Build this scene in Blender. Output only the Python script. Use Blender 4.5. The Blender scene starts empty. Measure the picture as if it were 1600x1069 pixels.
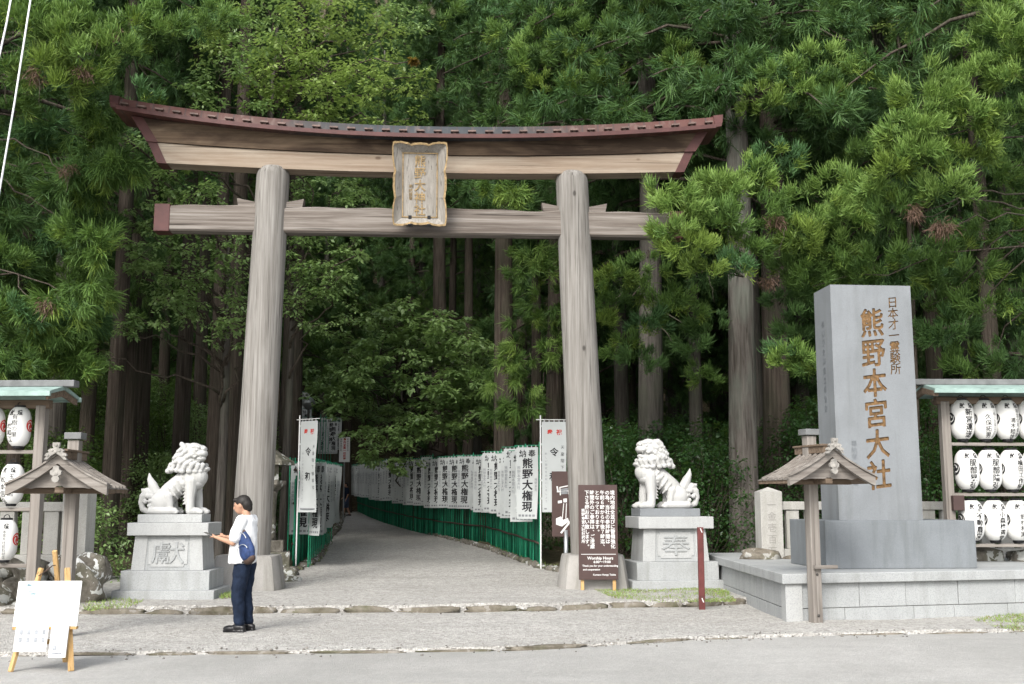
import bpy, math, random
import numpy as np
from mathutils import Vector, Matrix

scene = bpy.context.scene
COL = scene.collection

# ---------------------------------------------------------------- camera
F, EYE = 1735.0, 1.66
PITCH = math.atan(250.5 / F)
cd = bpy.data.cameras.new('camera')
cam = bpy.data.objects.new('camera', cd)
COL.objects.link(cam)
cam.location = (0, 0, EYE)
cam.rotation_euler = (math.pi / 2 + PITCH, 0, 0)
cd.sensor_width = 36.0
cd.lens = 36.0 * F / 1600.0
cd.clip_start, cd.clip_end = 0.1, 2000
scene.camera = cam

# ---------------------------------------------------------------- sky, sun, exposure
SUN_EL, SUN_AZ = math.radians(40), math.radians(198)      # azimuth clockwise from +Y: high, behind the camera
w = bpy.data.worlds.new('World')
scene.world = w
w.use_nodes = True
wn = w.node_tree
sky = wn.nodes.new('ShaderNodeTexSky')
sky.sky_type = 'NISHITA'
sky.sun_disc = False
sky.sun_elevation = SUN_EL
sky.sun_rotation = SUN_AZ
sky.dust_density = 3.0
hs = wn.nodes.new('ShaderNodeHueSaturation')
hs.inputs['Saturation'].default_value = 0.34
wn.links.new(sky.outputs[0], hs.inputs['Color'])
wn.links.new(hs.outputs[0], wn.nodes['Background'].inputs['Color'])
wn.nodes['Background'].inputs['Strength'].default_value = 0.15
sl = bpy.data.lights.new('sun', 'SUN')
sl.energy = 1.5
sl.angle = math.radians(20)
sl.color = (1.0, 0.965, 0.915)
sun = bpy.data.objects.new('sun', sl)
COL.objects.link(sun)
sd = Vector((math.sin(SUN_AZ) * math.cos(SUN_EL), math.cos(SUN_AZ) * math.cos(SUN_EL), math.sin(SUN_EL)))
sun.rotation_euler = (-sd).to_track_quat('-Z', 'Y').to_euler()
scene.view_settings.view_transform = 'Standard'
scene.view_settings.look = 'None'
scene.view_settings.exposure = 1.18
scene.view_settings.gamma = 1.0
scene.cycles.use_denoising = True
scene.cycles.max_bounces = 6
scene.cycles.diffuse_bounces = 4
scene.cycles.transmission_bounces = 4
scene.cycles.transparent_max_bounces = 4

# ---------------------------------------------------------------- places read off the photograph (metres)
_f = np.array([0, math.cos(PITCH), math.sin(PITCH)])
_u = np.array([0, -math.sin(PITCH), math.cos(PITCH)])
_r = np.array([1.0, 0, 0])
def ray(px, py): return _f + _r * (px - 800) / F + _u * (534.5 - py) / F
def G(px, py, z=0.0):
    d = ray(px, py)
    return d * (z - EYE) / d[2] + np.array([0, 0, EYE])
def D(px, py, y):
    d = ray(px, py)
    return d * y / d[1] + np.array([0, 0, EYE])
def path_z(y): return 0.11 + 0.0226 * max(0.0, y - 22)
def hill_z(x, y):
    z = path_z(min(y, 70))
    if y > 66: z += 0.72 * (y - 66)
    if x < -9 and y > 30: z += 0.10 * min(-9 - x, 14) * min(1, (y - 30) / 12)
    return z
def P(px, py):
    d = ray(px, py)
    t = (EYE - .11 + .0226 * 22) / (.0226 * d[1] - d[2])
    q = d * t
    return np.array([q[0], q[1], EYE + q[2]])

# ---------------------------------------------------------------- material helpers
class NT:
    def __init__(s, name):
        s.m = bpy.data.materials.new(name)
        s.m.use_nodes = True
        s.t = s.m.node_tree
        s.b = s.t.nodes['Principled BSDF']
    def n(s, kind, out=0, props=None, **ins):
        nd = s.t.nodes.new('ShaderNode' + kind)
        for k, v in (props or {}).items(): setattr(nd, k, v)
        for k, v in ins.items():
            key = int(k[1:]) if k[0] == 'i' and k[1:].isdigit() else k.replace('_', ' ')
            s.put(nd.inputs[key], v)
        return nd.outputs[out]
    def put(s, sock, v):
        if hasattr(v, 'is_linked') or hasattr(v, 'links'): s.t.links.new(v, sock)
        elif isinstance(v, (tuple, list)) and len(v) == 3 and sock.type == 'RGBA': sock.default_value = (*v, 1)
        else: sock.default_value = v
    def coord(s, scale=(1, 1, 1), rot=(0, 0, 0)):
        c = s.n('TexCoord', out=3)
        return s.n('Mapping', Vector=c, Scale=scale, Rotation=rot)
    def noise(s, vec, scale, detail=4, rough=.55, dist=0.0):
        return s.n('TexNoise', Vector=vec, Scale=scale, Detail=detail, Roughness=rough, Distortion=dist)
    def ramp(s, fac, stops):
        nd = s.t.nodes.new('ShaderNodeValToRGB')
        e = nd.color_ramp.elements
        while len(e) < len(stops): e.new(.5)
        for el, (p, c) in zip(e, stops):
            el.position = p
            el.color = (*c, 1) if isinstance(c, (tuple, list)) else (c, c, c, 1)
        s.put(nd.inputs[0], fac)
        return nd.outputs[0]
    def mix(s, fac, a, b, mode='MIX'):
        nd = s.t.nodes.new('ShaderNodeMix')
        nd.data_type = 'RGBA'
        nd.blend_type = mode
        s.put(nd.inputs[0], fac); s.put(nd.inputs[6], a); s.put(nd.inputs[7], b)
        return nd.outputs[2]
    def bump(s, h, strength=.5, dist=.01):
        s.put(s.b.inputs['Normal'], s.n('Bump', Height=h, Strength=strength, Distance=dist))
    def done(s, color, rough=.8, metal=0.0, spec=.3):
        s.put(s.b.inputs['Base Color'], color)
        s.put(s.b.inputs['Roughness'], rough)
        s.put(s.b.inputs['Metallic'], metal)
        s.b.inputs['Specular IOR Level'].default_value = spec
        return s.m

def plain(name, c, rough=.7, var=.12, scale=9, metal=0, spec=.3):
    t = NT(name)
    if max(c) < .6: c = tuple(x * .82 for x in c)
    v = t.coord()
    f = t.noise(v, scale, 5)
    lo = tuple(x * (1 - var) for x in c); hi = tuple(min(1, x * (1 + var)) for x in c)
    return t.done(t.ramp(f, [(.3, lo), (.7, hi)]), rough, metal, spec)

def wood(name, axis, dark, mid, light, stain=None, stain_shade_amt=.0, grain=1.0, rough=.85):
    t = NT(name)
    dark, mid, light = (tuple(x * .80 for x in q) for q in (dark, mid, light))
    sc = [24.0 * grain] * 3
    sc[axis] = .55 * grain
    v = t.coord(tuple(sc))
    g = t.noise(v, 1.0, 8, .66, .35)
    c = t.ramp(g, [(.20, dark), (.47, mid), (.78, light)])
    sc2 = [7.0] * 3; sc2[axis] = .5
    v2 = t.coord(tuple(sc2))
    p = t.noise(v2, .8, 6, .65, .5)
    c = t.mix(t.ramp(p, [(.44, .0), (.70, .55)]), c, dark)
    # knots
    sck = [1.6] * 3; sck[axis] = .9
    kv = t.coord(tuple(sck))
    k = t.n('TexVoronoi', Vector=kv, Scale=1.15)
    c = t.mix(t.ramp(k, [(.035, .8), (.075, .0)]), c, tuple(x * .45 for x in dark))
    if stain:  # stained patches; on the upper lintel they also carry painted eaves shade
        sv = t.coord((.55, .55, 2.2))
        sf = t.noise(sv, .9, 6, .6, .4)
        c = t.mix(t.ramp(sf, [(.36, 0.0), (.54, stain_shade_amt)]), c, stain)
    # cracks
    sc3 = [30.0 * grain] * 3; sc3[axis] = .35
    cr = t.noise(t.coord(tuple(sc3)), 1.0, 3, .5, .3)
    c = t.mix(t.ramp(cr, [(.30, .75), (.37, .0)]), c, tuple(x * .35 for x in dark))
    t.bump(t.n('Math', props={'operation': 'ADD'}, i0=g, i1=cr), .5, .012)
    return t.done(c, rough, 0, .2)

def granite(name, base, speck=.5, stain=.25, rough=.75, sscale=90):
    t = NT(name)
    base = tuple(x * .78 for x in base)
    v = t.coord()
    f = t.n('TexVoronoi', 1, Vector=v, Scale=sscale)
    fb = t.n('RGBToBW', Color=f)
    lo = tuple(x * (1 - speck) for x in base); hi = tuple(min(1, x * (1 + speck * .4)) for x in base)
    c = t.ramp(fb, [(.12, lo), (.45, base), (.95, hi)])
    g = t.noise(v, 1.3, 6, .6, .3)
    c = t.mix(t.ramp(g, [(.35, stain), (.62, .0)]), c, tuple(x * .62 for x in base))
    vs = t.coord((4.5, 4.5, .5))
    d = t.noise(vs, 1.0, 5, .6, .4)
    c = t.mix(t.ramp(d, [(.50, .0), (.74, stain * 1.3)]), c, (base[0] * .50, base[1] * .50, base[2] * .45))
    t.bump(t.noise(v, sscale * .7, 2), .25, .004)
    return t.done(c, rough, 0, .25)

def rock(name, dark, light, lichen, amt):
    t = NT(name)
    v = t.coord()
    a = t.noise(v, 5, 8, .65, .5)
    c = t.ramp(a, [(.3, dark), (.68, light)])
    g = t.noise(v, 2.2, 5)
    c = t.mix(t.ramp(g, [(.50, 0.0), (.68, .55)]), c, (.05, .062, .022))
    k = t.noise(v, 5.5, 5, .55, .35)
    c = t.mix(t.ramp(k, [(.585 - amt * .1, 0.0), (.60 - amt * .1, .9)]), c, lichen)
    t.bump(t.noise(v, 9, 8, .7), .8, .04)
    return t.done(c, .92, 0, .15)

MAT = {}
MAT['pillar_wood'] = wood('pillar_wood', 2, (.090, .080, .069), (.245, .232, .212), (.385, .372, .35))
MAT['beam_wood'] = wood('beam_wood', 0, (.058, .044, .034), (.180, .155, .135), (.36, .335, .305), grain=.7)
MAT['lintel_wood'] = wood('lintel_wood', 0, (.16, .12, .09), (.355, .30, .235), (.48, .425, .35), (.15, .09, .055), .35, .6)
MAT['upper_lintel_wood'] = wood('upper_lintel_wood', 0, (.045, .03, .02), (.15, .105, .07), (.27, .205, .14), (.03, .019, .013), .92, .6)  # real stains, deepened with the eaves' shade painted into the wood colour
MAT['grey_wood'] = wood('grey_wood', 2, (.12, .105, .092), (.25, .225, .20), (.37, .345, .315))
MAT['grey_wood_x'] = wood('grey_wood_x', 0, (.12, .105, .092), (.25, .225, .20), (.37, .345, .315))
MAT['grey_wood_y'] = wood('grey_wood_y', 1, (.16, .14, .12), (.31, .285, .255), (.44, .41, .375))
MAT['brown_wood'] = wood('brown_wood', 0, (.07, .05, .035), (.17, .125, .09), (.28, .22, .165))
MAT['pale_wood'] = wood('pale_wood', 2, (.42, .25, .10), (.58, .38, .17), (.66, .46, .24), grain=1.6)
MAT['granite'] = granite('granite', (.42, .435, .435), .20, .36)
MAT['granite_pale'] = granite('granite_pale', (.47, .48, .475), .18, .28)
MAT['granite_blue'] = granite('granite_blue', (.245, .262, .275), .16, .34, .6, 170)
MAT['granite_dark'] = granite('granite_dark', (.225, .245, .26), .16, .45, .5, 170)
MAT['fence_stone'] = granite('fence_stone', (.52, .51, .475), .25, .45, .85, 120)
MAT['concrete'] = granite('concrete', (.40, .385, .36), .16, .6, .9, 150)
MAT['statue_stone'] = granite('statue_stone', (.58, .58, .565), .08, .35, .75, 160)
MAT['rock'] = rock('rock', (.05, .045, .035), (.20, .185, .16), (.40, .41, .39), .12)
MAT['rock_lichen'] = rock('rock_lichen', (.07, .062, .048), (.24, .22, .19), (.58, .59, .57), .30)
MAT['rock_brown'] = rock('rock_brown', (.08, .068, .05), (.24, .215, .18), (.34, .335, .31), .10)
MAT['kerb_stone'] = rock('kerb_stone', (.08, .068, .048), (.22, .20, .165), (.24, .225, .20), .02)
MAT['copper_cap'] = plain('copper_cap', (.082, .030, .027), .55, .25, 5)
MAT['gold'] = plain('gold', (.29, .205, .10), .6, .45, 14, .1)
MAT['gold_paint'] = plain('gold_paint', (.40, .24, .075), .6, .35, 30)
MAT['carved_gold'] = plain('carved_gold', (.155, .09, .038), .8, .55, 22)
MAT['black_iron'] = plain('black_iron', (.012, .012, .014), .4, .3, 20)
MAT['iron'] = plain('iron', (.09, .085, .08), .5, .3, 20, .6)
MAT['green_copper'] = plain('green_copper', (.29, .40, .365), .7, .22, 6)
MAT['green_copper_dark'] = plain('green_copper_dark', (.16, .165, .165), .6, .25, 6)
MAT['white_cloth'] = plain('white_cloth', (.51, .535, .53), .9, .04, 3, 0, .1)
MAT['ink'] = plain('ink', (.018, .018, .02), .8, .2, 12)
MAT['red_ink'] = plain('red_ink', (.55, .045, .035), .8, .15, 12)
MAT['grey_ink'] = plain('grey_ink', (.22, .23, .24), .8, .2, 12)
MAT['white_paint'] = plain('white_paint', (.62, .62, .61), .5, .06, 6)
MAT['brown_board'] = plain('brown_board', (.072, .044, .040), .55, .12, 4)
MAT['red_pole'] = plain('red_pole', (.115, .030, .028), .5, .3, 7)
MAT['green_bamboo'] = plain('green_bamboo', (.022, .26, .14), .45, .3, 3)
MAT['green_bamboo_dark'] = plain('green_bamboo_dark', (.008, .10, .055), .5, .4, 3)
MAT['grey_metal'] = plain('grey_metal', (.40, .42, .43), .4, .1, 6, .7)
MAT['paper'] = plain('paper', (.64, .64, .62), .8, .03, 5, 0, .1)
MAT['board_white'] = plain('board_white', (.76, .76, .75), .6, .03, 5)
MAT['skin'] = plain('skin', (.47, .27, .18), .6, .08, 12)
MAT['hair'] = plain('hair', (.018, .015, .013), .55, .4, 60)
MAT['tshirt'] = plain('tshirt', (.70, .71, .72), .9, .03, 5, 0, .1)
MAT['navy'] = plain('navy', (.012, .020, .040), .85, .35, 14, 0, .15)
MAT['bag_blue'] = plain('bag_blue', (.022, .045, .13), .7, .4, 24)
MAT['bag_brown'] = plain('bag_brown', (.07, .045, .035), .7, .3, 24)
MAT['black_leather'] = plain('black_leather', (.014, .014, .015), .35, .3, 20)
MAT['phone_black'] = plain('phone_black', (.01, .01, .012), .2, .2, 10)
MAT['denim'] = plain('denim', (.07, .10, .17), .9, .2, 20)
MAT['rope_white'] = plain('rope_white', (.62, .63, .64), .7, .1, 12)

def m_copper_roof():
    t = NT('copper_roof')
    v = t.coord()
    a = t.noise(v, 2.2, 6, .6, .5)
    x = t.n('SeparateXYZ', Vector=t.n('TexCoord', out=3))
    ab = t.n('Math', props={'operation': 'ABSOLUTE'}, i0=x)
    f = t.n('Math', props={'operation': 'MULTIPLY_ADD'}, i0=a, i1=3.0, i2=ab)
    c = t.ramp(t.n('Math', props={'operation': 'DIVIDE'}, i0=f, i1=8.0),
               [(.30, (.030, .035, .040)), (.45, (.040, .036, .036)), (.56, (.070, .036, .030)), (.80, (.082, .033, .027))])
    sv = t.coord((9, 3, 3))
    s = t.noise(sv, 1.0, 4)
    c = t.mix(t.ramp(s, [(.55, .0), (.72, .45)]), c, (.17, .13, .115))
    # standing seams
    w_ = t.n('TexWave', Vector=v, Scale=1.05, props={'wave_type': 'BANDS', 'bands_direction': 'X'})
    c = t.mix(t.ramp(w_, [(.0, .7), (.05, 0.0)]), c, (.04, .03, .03))
    t.bump(w_, .3, .01)
    return t.done(c, .6, .1)
MAT['copper_roof'] = m_copper_roof()

def m_gravel(name, lo, mid, hi, scale, patch=(.30, .28, .245), pamt=.35, big=.35):
    t = NT(name)
    lo, mid, hi, patch = (tuple(x * .93 for x in q) for q in (lo, mid, hi, patch))
    v = t.coord()
    vo = t.t.nodes.new('ShaderNodeTexVoronoi')
    vo.inputs['Scale'].default_value = scale
    t.put(vo.inputs['Vector'], v)
    bw = t.n('RGBToBW', Color=vo.outputs['Color'])
    c = t.ramp(bw, [(.08, lo), (.45, mid), (.95, hi)])
    vb = t.n('TexVoronoi', 1, Vector=v, Scale=scale * .31)
    c = t.mix(.30, c, t.ramp(t.n('RGBToBW', Color=vb), [(.1, lo), (.9, hi)]))
    p = t.noise(v, big, 8, .68, .5)
    c = t.mix(t.ramp(p, [(.42, .0), (.70, pamt)]), c, patch)
    q = t.noise(v, 2.7, 6, .7)
    c = t.mix(t.ramp(q, [(.35, .28), (.55, .0)]), c, tuple(x * .72 for x in mid))
    wv = t.noise(t.coord((.35, 1.5, 1)), .9, 6, .6, .8)
    c = t.mix(t.ramp(wv, [(.50, .0), (.72, .35)]), c, tuple(x * .66 for x in mid))
    h = t.n('Math', props={'operation': 'ADD'}, i0=vo.outputs['Distance'], i1=bw)
    t.bump(h, 1.0, .018)
    return t.done(c, .95, 0, .15)
MAT['gravel'] = m_gravel('gravel', (.215, .207, .19), (.44, .427, .402), (.68, .665, .63), 42)
MAT['path_gravel'] = m_gravel('path_gravel', (.215, .207, .19), (.43, .417, .392), (.67, .655, .62), 42, pamt=.25)
MAT['road'] = m_gravel('road', (.46, .455, .435), (.57, .56, .535), (.68, .67, .64), 85, (.33, .325, .305), .75, .16)
MAT['litter'] = m_gravel('litter', (.03, .024, .016), (.085, .066, .043), (.15, .12, .075), 16, (.028, .04, .016), .6, .3)

def m_bark(name, dark, light, moss):
    t = NT(name)
    v = t.coord((15, 15, .9))
    g = t.noise(v, 1.0, 7, .65, .6)
    c = t.ramp(g, [(.32, dark), (.66, light)])
    p = t.noise(t.coord((1, 1, .4)), 1.4, 5)
    c = t.mix(t.ramp(p, [(.48, .0), (.68, .7)]), c, moss)
    t.bump(g, 1.0, .05)
    return t.done(c, .95, 0, .1)
MAT['bark'] = m_bark('bark', (.030, .023, .018), (.10, .083, .068), (.05, .055, .035))
MAT['bark_grey'] = m_bark('bark_grey', (.048, .04, .034), (.17, .155, .138), (.16, .18, .15))
MAT['bark_pale'] = m_bark('bark_pale', (.035, .031, .027), (.11, .10, .088), (.09, .10, .07))
MAT['twig'] = plain('twig', (.11, .085, .065), .9, .3, 8)

def m_leaf(name, trans=.3, rough=.55, spec=.25):
    t = NT(name)
    a = t.n('VertexColor', props={'layer_name': 'Col'})
    t.done(a, rough, 0, spec)
    tr = t.n('BsdfTranslucent', Color=t.mix(.35, a, (.20, .30, .03)))
    ms = t.n('MixShader', i0=trans, i1=t.b.outputs[0], i2=tr)
    t.t.links.new(ms, t.t.nodes['Material Output'].inputs[0])
    return t.m
MAT['needles'] = m_leaf('needles', .30)
MAT['leaves'] = m_leaf('leaves', .48, .42, .55)
MAT['grass'] = m_leaf('grass', .25)

# ---------------------------------------------------------------- mesh helpers
class MB:
    def __init__(s): s.v, s.f, s.mi = [], [], []
    def add(s, v, f, mi=0):
        b = len(s.v)
        s.v.extend([tuple(map(float, q)) for q in v])
        s.f.extend([tuple(b + int(i) for i in q) for q in f])
        s.mi.extend([mi] * len(f))
        return s
    def hexa(s, p, mi=0):          # 4 bottom (ccw from above), 4 top
        return s.add(p, [(3, 2, 1, 0), (4, 5, 6, 7), (0, 1, 5, 4), (1, 2, 6, 5), (2, 3, 7, 6), (3, 0, 4, 7)], mi)
    def box(s, c, d, mi=0, rot=None, taper=(1, 1)):
        hx, hy, hz = d[0] / 2, d[1] / 2, d[2] / 2
        p = [Vector((sx * hx * k[0], sy * hy * k[1], z)) for z, k in ((-hz, (1, 1)), (hz, taper)) for sx, sy in ((-1, -1), (1, -1), (1, 1), (-1, 1))]
        if rot is not None: p = [rot @ q for q in p]
        c = Vector(c)
        return s.hexa([q + c for q in p], mi)
    def prism(s, poly, fn, d0, d1, mi=0):    # poly ccw in 2D; fn(a,b,d)->xyz
        n = len(poly)
        v = [fn(a, b, d0) for a, b in poly] + [fn(a, b, d1) for a, b in poly]
        f = [tuple(range(n)), tuple(reversed(range(n, 2 * n)))] + [(i, i + n, (i + 1) % n + n, (i + 1) % n) for i in range(n)]
        return s.add(v, f, mi)
    def sweep(s, rings, mi=0, cap=True, closed=True):
        n = len(rings[0]); v = [q for r in rings for q in r]; f = []
        for i in range(len(rings) - 1):
            for j in range(n if closed else n - 1):
                a, b = i * n + j, i * n + (j + 1) % n
                f.append((a, b, b + n, a + n))
        if cap and closed:
            f.append(tuple(reversed(range(n)))); f.append(tuple(range(len(v) - n, len(v))))
        return s.add(v, f, mi)
    def tube(s, pts, rad, n=10, mi=0, cap=True):
        pts = [Vector(p) for p in pts]
        if not hasattr(rad, '__len__'): rad = [rad] * len(pts)
        rings = []; prev = None
        for i, p in enumerate(pts):
            t = (pts[min(i + 1, len(pts) - 1)] - pts[max(i - 1, 0)]).normalized()
            if prev is None:
                a = Vector((0, 0, 1)) if abs(t.z) < .9 else Vector((1, 0, 0))
                x = t.cross(a).normalized()
            else: x = (prev - t * prev.dot(t)).normalized()
            prev = x; y = t.cross(x)
            rings.append([p + (x * math.cos(k * 2 * math.pi / n) + y * math.sin(k * 2 * math.pi / n)) * rad[i] for k in range(n)])
        return s.sweep(rings, mi, cap)
    def lathe(s, prof, n=24, c=(0, 0, 0), mi=0):
        rings = [[(c[0] + r * math.cos(k * 2 * math.pi / n), c[1] + r * math.sin(k * 2 * math.pi / n), c[2] + z) for k in range(n)] for r, z in prof]
        return s.sweep(rings, mi)
    def ell(s, c, r, rot=None, nu=16, nv=10, mi=0):
        v, f = [], []
        for i in range(nv + 1):
            th = math.pi * i / nv
            for j in range(nu):
                ph = 2 * math.pi * j / nu
                q = Vector((r[0] * math.sin(th) * math.cos(ph), r[1] * math.sin(th) * math.sin(ph), r[2] * math.cos(th)))
                v.append((rot @ q if rot is not None else q) + Vector(c))
        for i in range(nv):
            for j in range(nu):
                f.append((i * nu + j, (i + 1) * nu + j, (i + 1) * nu + (j + 1) % nu, i * nu + (j + 1) % nu))
        return s.add(v, f, mi)
    def cap(s, a, b, ra, rb, n=12, mi=0):     # tapered capsule
        a, b = Vector(a), Vector(b); t = (b - a).normalized(); k = 4
        pts = [a - t * ra * math.cos(i * math.pi / 2 / k) for i in range(k)] + [a, b] + [b + t * rb * math.sin((i + 1) * math.pi / 2 / k) for i in range(k)]
        rad = [max(1e-4, ra * math.sin(i * math.pi / 2 / k)) for i in range(k)] + [ra, rb] + [max(1e-4, rb * math.cos((i + 1) * math.pi / 2 / k)) for i in range(k)]
        return s.tube(pts, rad, n, mi)
    def chain(s, pts, rad, n=12, mi=0):
        for i in range(len(pts) - 1): s.cap(pts[i], pts[i + 1], rad[i], rad[i + 1], n, mi)
        return s
    def xf(s, M_, start=0):
        for i in range(start, len(s.v)): s.v[i] = tuple(M_ @ Vector(s.v[i]))
        return s
    def mesh(s, name):
        me = bpy.data.meshes.new(name)
        me.from_pydata(s.v, [], s.f)
        if any(s.mi): me.polygons.foreach_set('material_index', s.mi)
        me.update()
        return me
    def build(s, name, mats, parent=None, smooth=False, bevel=0, loc=None, rz=0, auto=None):
        me = s.mesh(name)
        for m in (mats if isinstance(mats, (list, tuple)) else [mats]): me.materials.append(MAT[m])
        o = bpy.data.objects.new(name, me)
        COL.objects.link(o)
        if parent is not None: o.parent = parent
        if loc is not None: o.location = loc
        o.rotation_euler.z = rz
        if smooth: me.polygons.foreach_set('use_smooth', [True] * len(me.polygons))
        if auto is not None:
            me.polygons.foreach_set('use_smooth', [True] * len(me.polygons))
            me.set_sharp_from_angle(angle=math.radians(auto))
        if bevel:
            b = o.modifiers.new('bevel', 'BEVEL')
            b.width = bevel; b.segments = 2; b.limit_method = 'ANGLE'; b.angle_limit = math.radians(40)
        return o

def tag(o, label=None, cat=None, group=None, kind=None):
    if label: o['label'] = label
    if cat: o['category'] = cat
    if group: o['group'] = group
    if kind: o['kind'] = kind
    return o
def empty(name, label, cat, loc=(0, 0, 0), rz=0, group=None):
    o = bpy.data.objects.new(name, None)
    COL.objects.link(o)
    o.location = loc; o.rotation_euler.z = rz
    o.empty_display_size = .2
    return tag(o, label, cat, group)
KIDS = {}
def copy_tree(o, parent=None):
    c = o.copy()
    COL.objects.link(c)
    c.parent = parent
    for ch in list(o.children): copy_tree(ch, c)
    return c

def blob(mb, name, mats, parent=None, voxel=.012, smooth=3, loc=None, rz=0):   # one continuous skin over overlapping solids
    tmp = bpy.data.objects.new('tmp', mb.mesh('tmp'))
    COL.objects.link(tmp)
    r = tmp.modifiers.new('r', 'REMESH'); r.mode = 'VOXEL'; r.voxel_size = voxel
    if smooth:
        q = tmp.modifiers.new('s', 'SMOOTH'); q.iterations = smooth; q.factor = .5
    bpy.context.view_layer.update()
    me = bpy.data.meshes.new_from_object(tmp.evaluated_get(bpy.context.evaluated_depsgraph_get()))
    bpy.data.objects.remove(tmp)
    me.name = name
    me.materials.clear()
    me.materials.append(MAT[mats])
    me.polygons.foreach_set('use_smooth', [True] * len(me.polygons))
    o = bpy.data.objects.new(name, me)
    COL.objects.link(o)
    if parent is not None: o.parent = parent
    if loc is not None: o.location = loc
    o.rotation_euler.z = rz
    return o

# ---------------------------------------------------------------- lettering
GL = {}
def glyph(ch, bold=.02):
    k = (ch, bold)
    if k in GL: return GL[k]
    c = bpy.data.curves.new('t', 'FONT')
    c.body = ch; c.size = 1; c.resolution_u = 2; c.align_x = 'CENTER'; c.offset = bold
    o = bpy.data.objects.new('t', c)
    COL.objects.link(o)
    bpy.context.view_layer.update()
    me = bpy.data.meshes.new_from_object(o.evaluated_get(bpy.context.evaluated_depsgraph_get()))
    v = [(q.co.x, q.co.y - .38) for q in me.vertices]
    f = [tuple(p.vertices) for p in me.polygons]
    bpy.data.objects.remove(o); bpy.data.curves.remove(c); bpy.data.meshes.remove(me)
    GL[k] = (v, f)
    return GL[k]
TURN = set('、。')
def column(mb, text, x, ytop, size, fn, mi=0, bold=.02, step=1.0, sx=1.0, shear=0.0):
    """vertical column of characters; fn(a,b)->xyz with a to the right and b up as the reader sees it"""
    y = ytop - size * step / 2
    for ch in text:
        if ch != ' ':
            v, f = glyph(ch, bold)
            ox, oy = (size * .55, size * .5) if ch in TURN else (0, 0)
            mb.add([fn(x + ox + (a * sx) * size, y + oy + (b + a * shear) * size) for a, b in v], f, mi)
        y -= size * step
def row(mb, text, x, y, size, fn, mi=0, bold=.01, adv=.56):
    c = bpy.data.curves.new('t', 'FONT')
    c.body = text; c.size = size; c.resolution_u = 2; c.align_x = 'LEFT'; c.offset = bold * size
    o = bpy.data.objects.new('t', c)
    COL.objects.link(o)
    bpy.context.view_layer.update()
    me = bpy.data.meshes.new_from_object(o.evaluated_get(bpy.context.evaluated_depsgraph_get()))
    mb.add([fn(x + q.co.x, y + q.co.y) for q in me.vertices], [tuple(p.vertices) for p in me.polygons], mi)
    bpy.data.objects.remove(o); bpy.data.curves.remove(c); bpy.data.meshes.remove(me)
def solid_column(mb, text, x, ytop, size, fn3, d, mi=0, bold=.02, step=1.0, sx=1.0, shear=0.0):
    """raised letters: fn3(a,b,depth)"""
    y = ytop - size * step / 2
    for ch in text:
        if ch != ' ':
            v, f = glyph(ch, bold)
            n = len(v); top = [fn3(x + a * sx * size, y + (b + a * shear) * size, d) for a, b in v]
            bot = [fn3(x + a * sx * size, y + (b + a * shear) * size, 0) for a, b in v]
            cnt = {}
            for q in f:
                for i in range(len(q)):
                    e = (q[i], q[(i + 1) % len(q)])
                    cnt[e] = 1
            side = [(a, b, b + n, a + n) for a, b in cnt if (b, a) not in cnt]
            mb.add(top + bot, list(f) + [tuple(reversed(q)) for q in side], mi)
        y -= size * step

# ================================================================ SETTING: ground
rng = np.random.default_rng(7)
def lin(pts, n=60):
    """resample a polyline of 3D points"""
    pts = np.array(pts); d = np.r_[0, np.cumsum(np.linalg.norm(np.diff(pts, axis=0), axis=1))]
    t = np.linspace(0, d[-1], n)
    return np.stack([np.interp(t, d, pts[:, k]) for k in range(3)], 1)

LINE1 = [(-9, 12.5), (-5, 12.75), (-3.3, 12.9), (-1.46, 13.02), (-.3, 13.15), (.75, 13.5), (2.4, 14.24), (4.2, 14.7), (5.87, 14.94), (8, 15.3), (14, 16.2), (30, 18)]
LINE2 = [(-9, 16.95), (-6.23, 17.04), (-4.5, 17.1), (-1.94, 17.23), (.3, 17.55), (1.6, 17.95), (2.98, 18.35), (3.7, 18.6)]
def yl(line, x):
    a = np.array(line); return float(np.interp(x, a[:, 0], a[:, 1]))
def sheet(name, xs, y0f, y1f, zf, mat, ny=2):
    mb = MB(); nx = len(xs); v = []
    for x in xs:
        a, b = y0f(x), y1f(x)
        for j in range(ny): 
            y = a + (b - a) * (j / (ny - 1)) ** 3; v.append((x, y, zf(x, y)))
    f = [(i * ny + j, (i + 1) * ny + j, (i + 1) * ny + j + 1, i * ny + j + 1) for i in range(nx - 1) for j in range(ny - 1)]
    mb.add(v, f)
    return tag(mb.build(name, mat), kind='structure')
mb = MB(); mb.add([(-400, -300, -.04), (400, -300, -.04), (400, 40, -.04), (-400, 40, -.04)], [(0, 1, 2, 3)])
tag(mb.build('road', 'road'), kind='structure')
xs = np.r_[-60, -30, np.linspace(-14, 14, 113), 30, 60]
wob = lambda x: .012 * math.sin(x * 3.1) + .01 * math.sin(x * 7.7 + 1)
def fz(x, y):
    return .0 + .008 * math.sin(x * 1.3 + y * 2.1) + .006 * math.sin(x * 3.7 - y * 1.7) if y >= yl(LINE1, x) + .04 else -.045
sheet('gravel_forecourt', xs, lambda x: yl(LINE1, x) + wob(x), lambda x: yl(LINE2, x) + .35, fz, 'gravel', 80)
EDGE_L = [(-4.64, 22.8), (-4.6, 25), (-4.65, 27.4), (-5.1, 31), (-5.75, 35.3), (-6.7, 44), (-8.9, 60), (-11, 74)]
EDGE_R = [(2.2, 22.8), (1.0, 24.2), (.55, 25.3), (-.77, 32.0), (-2.08, 36.7), (-3.43, 41.5), (-5.66, 50), (-8.0, 62), (-9.5, 72)]
def xl(edge, y):
    a = np.array(edge); return float(np.interp(y, a[:, 1], a[:, 0]))
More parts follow.
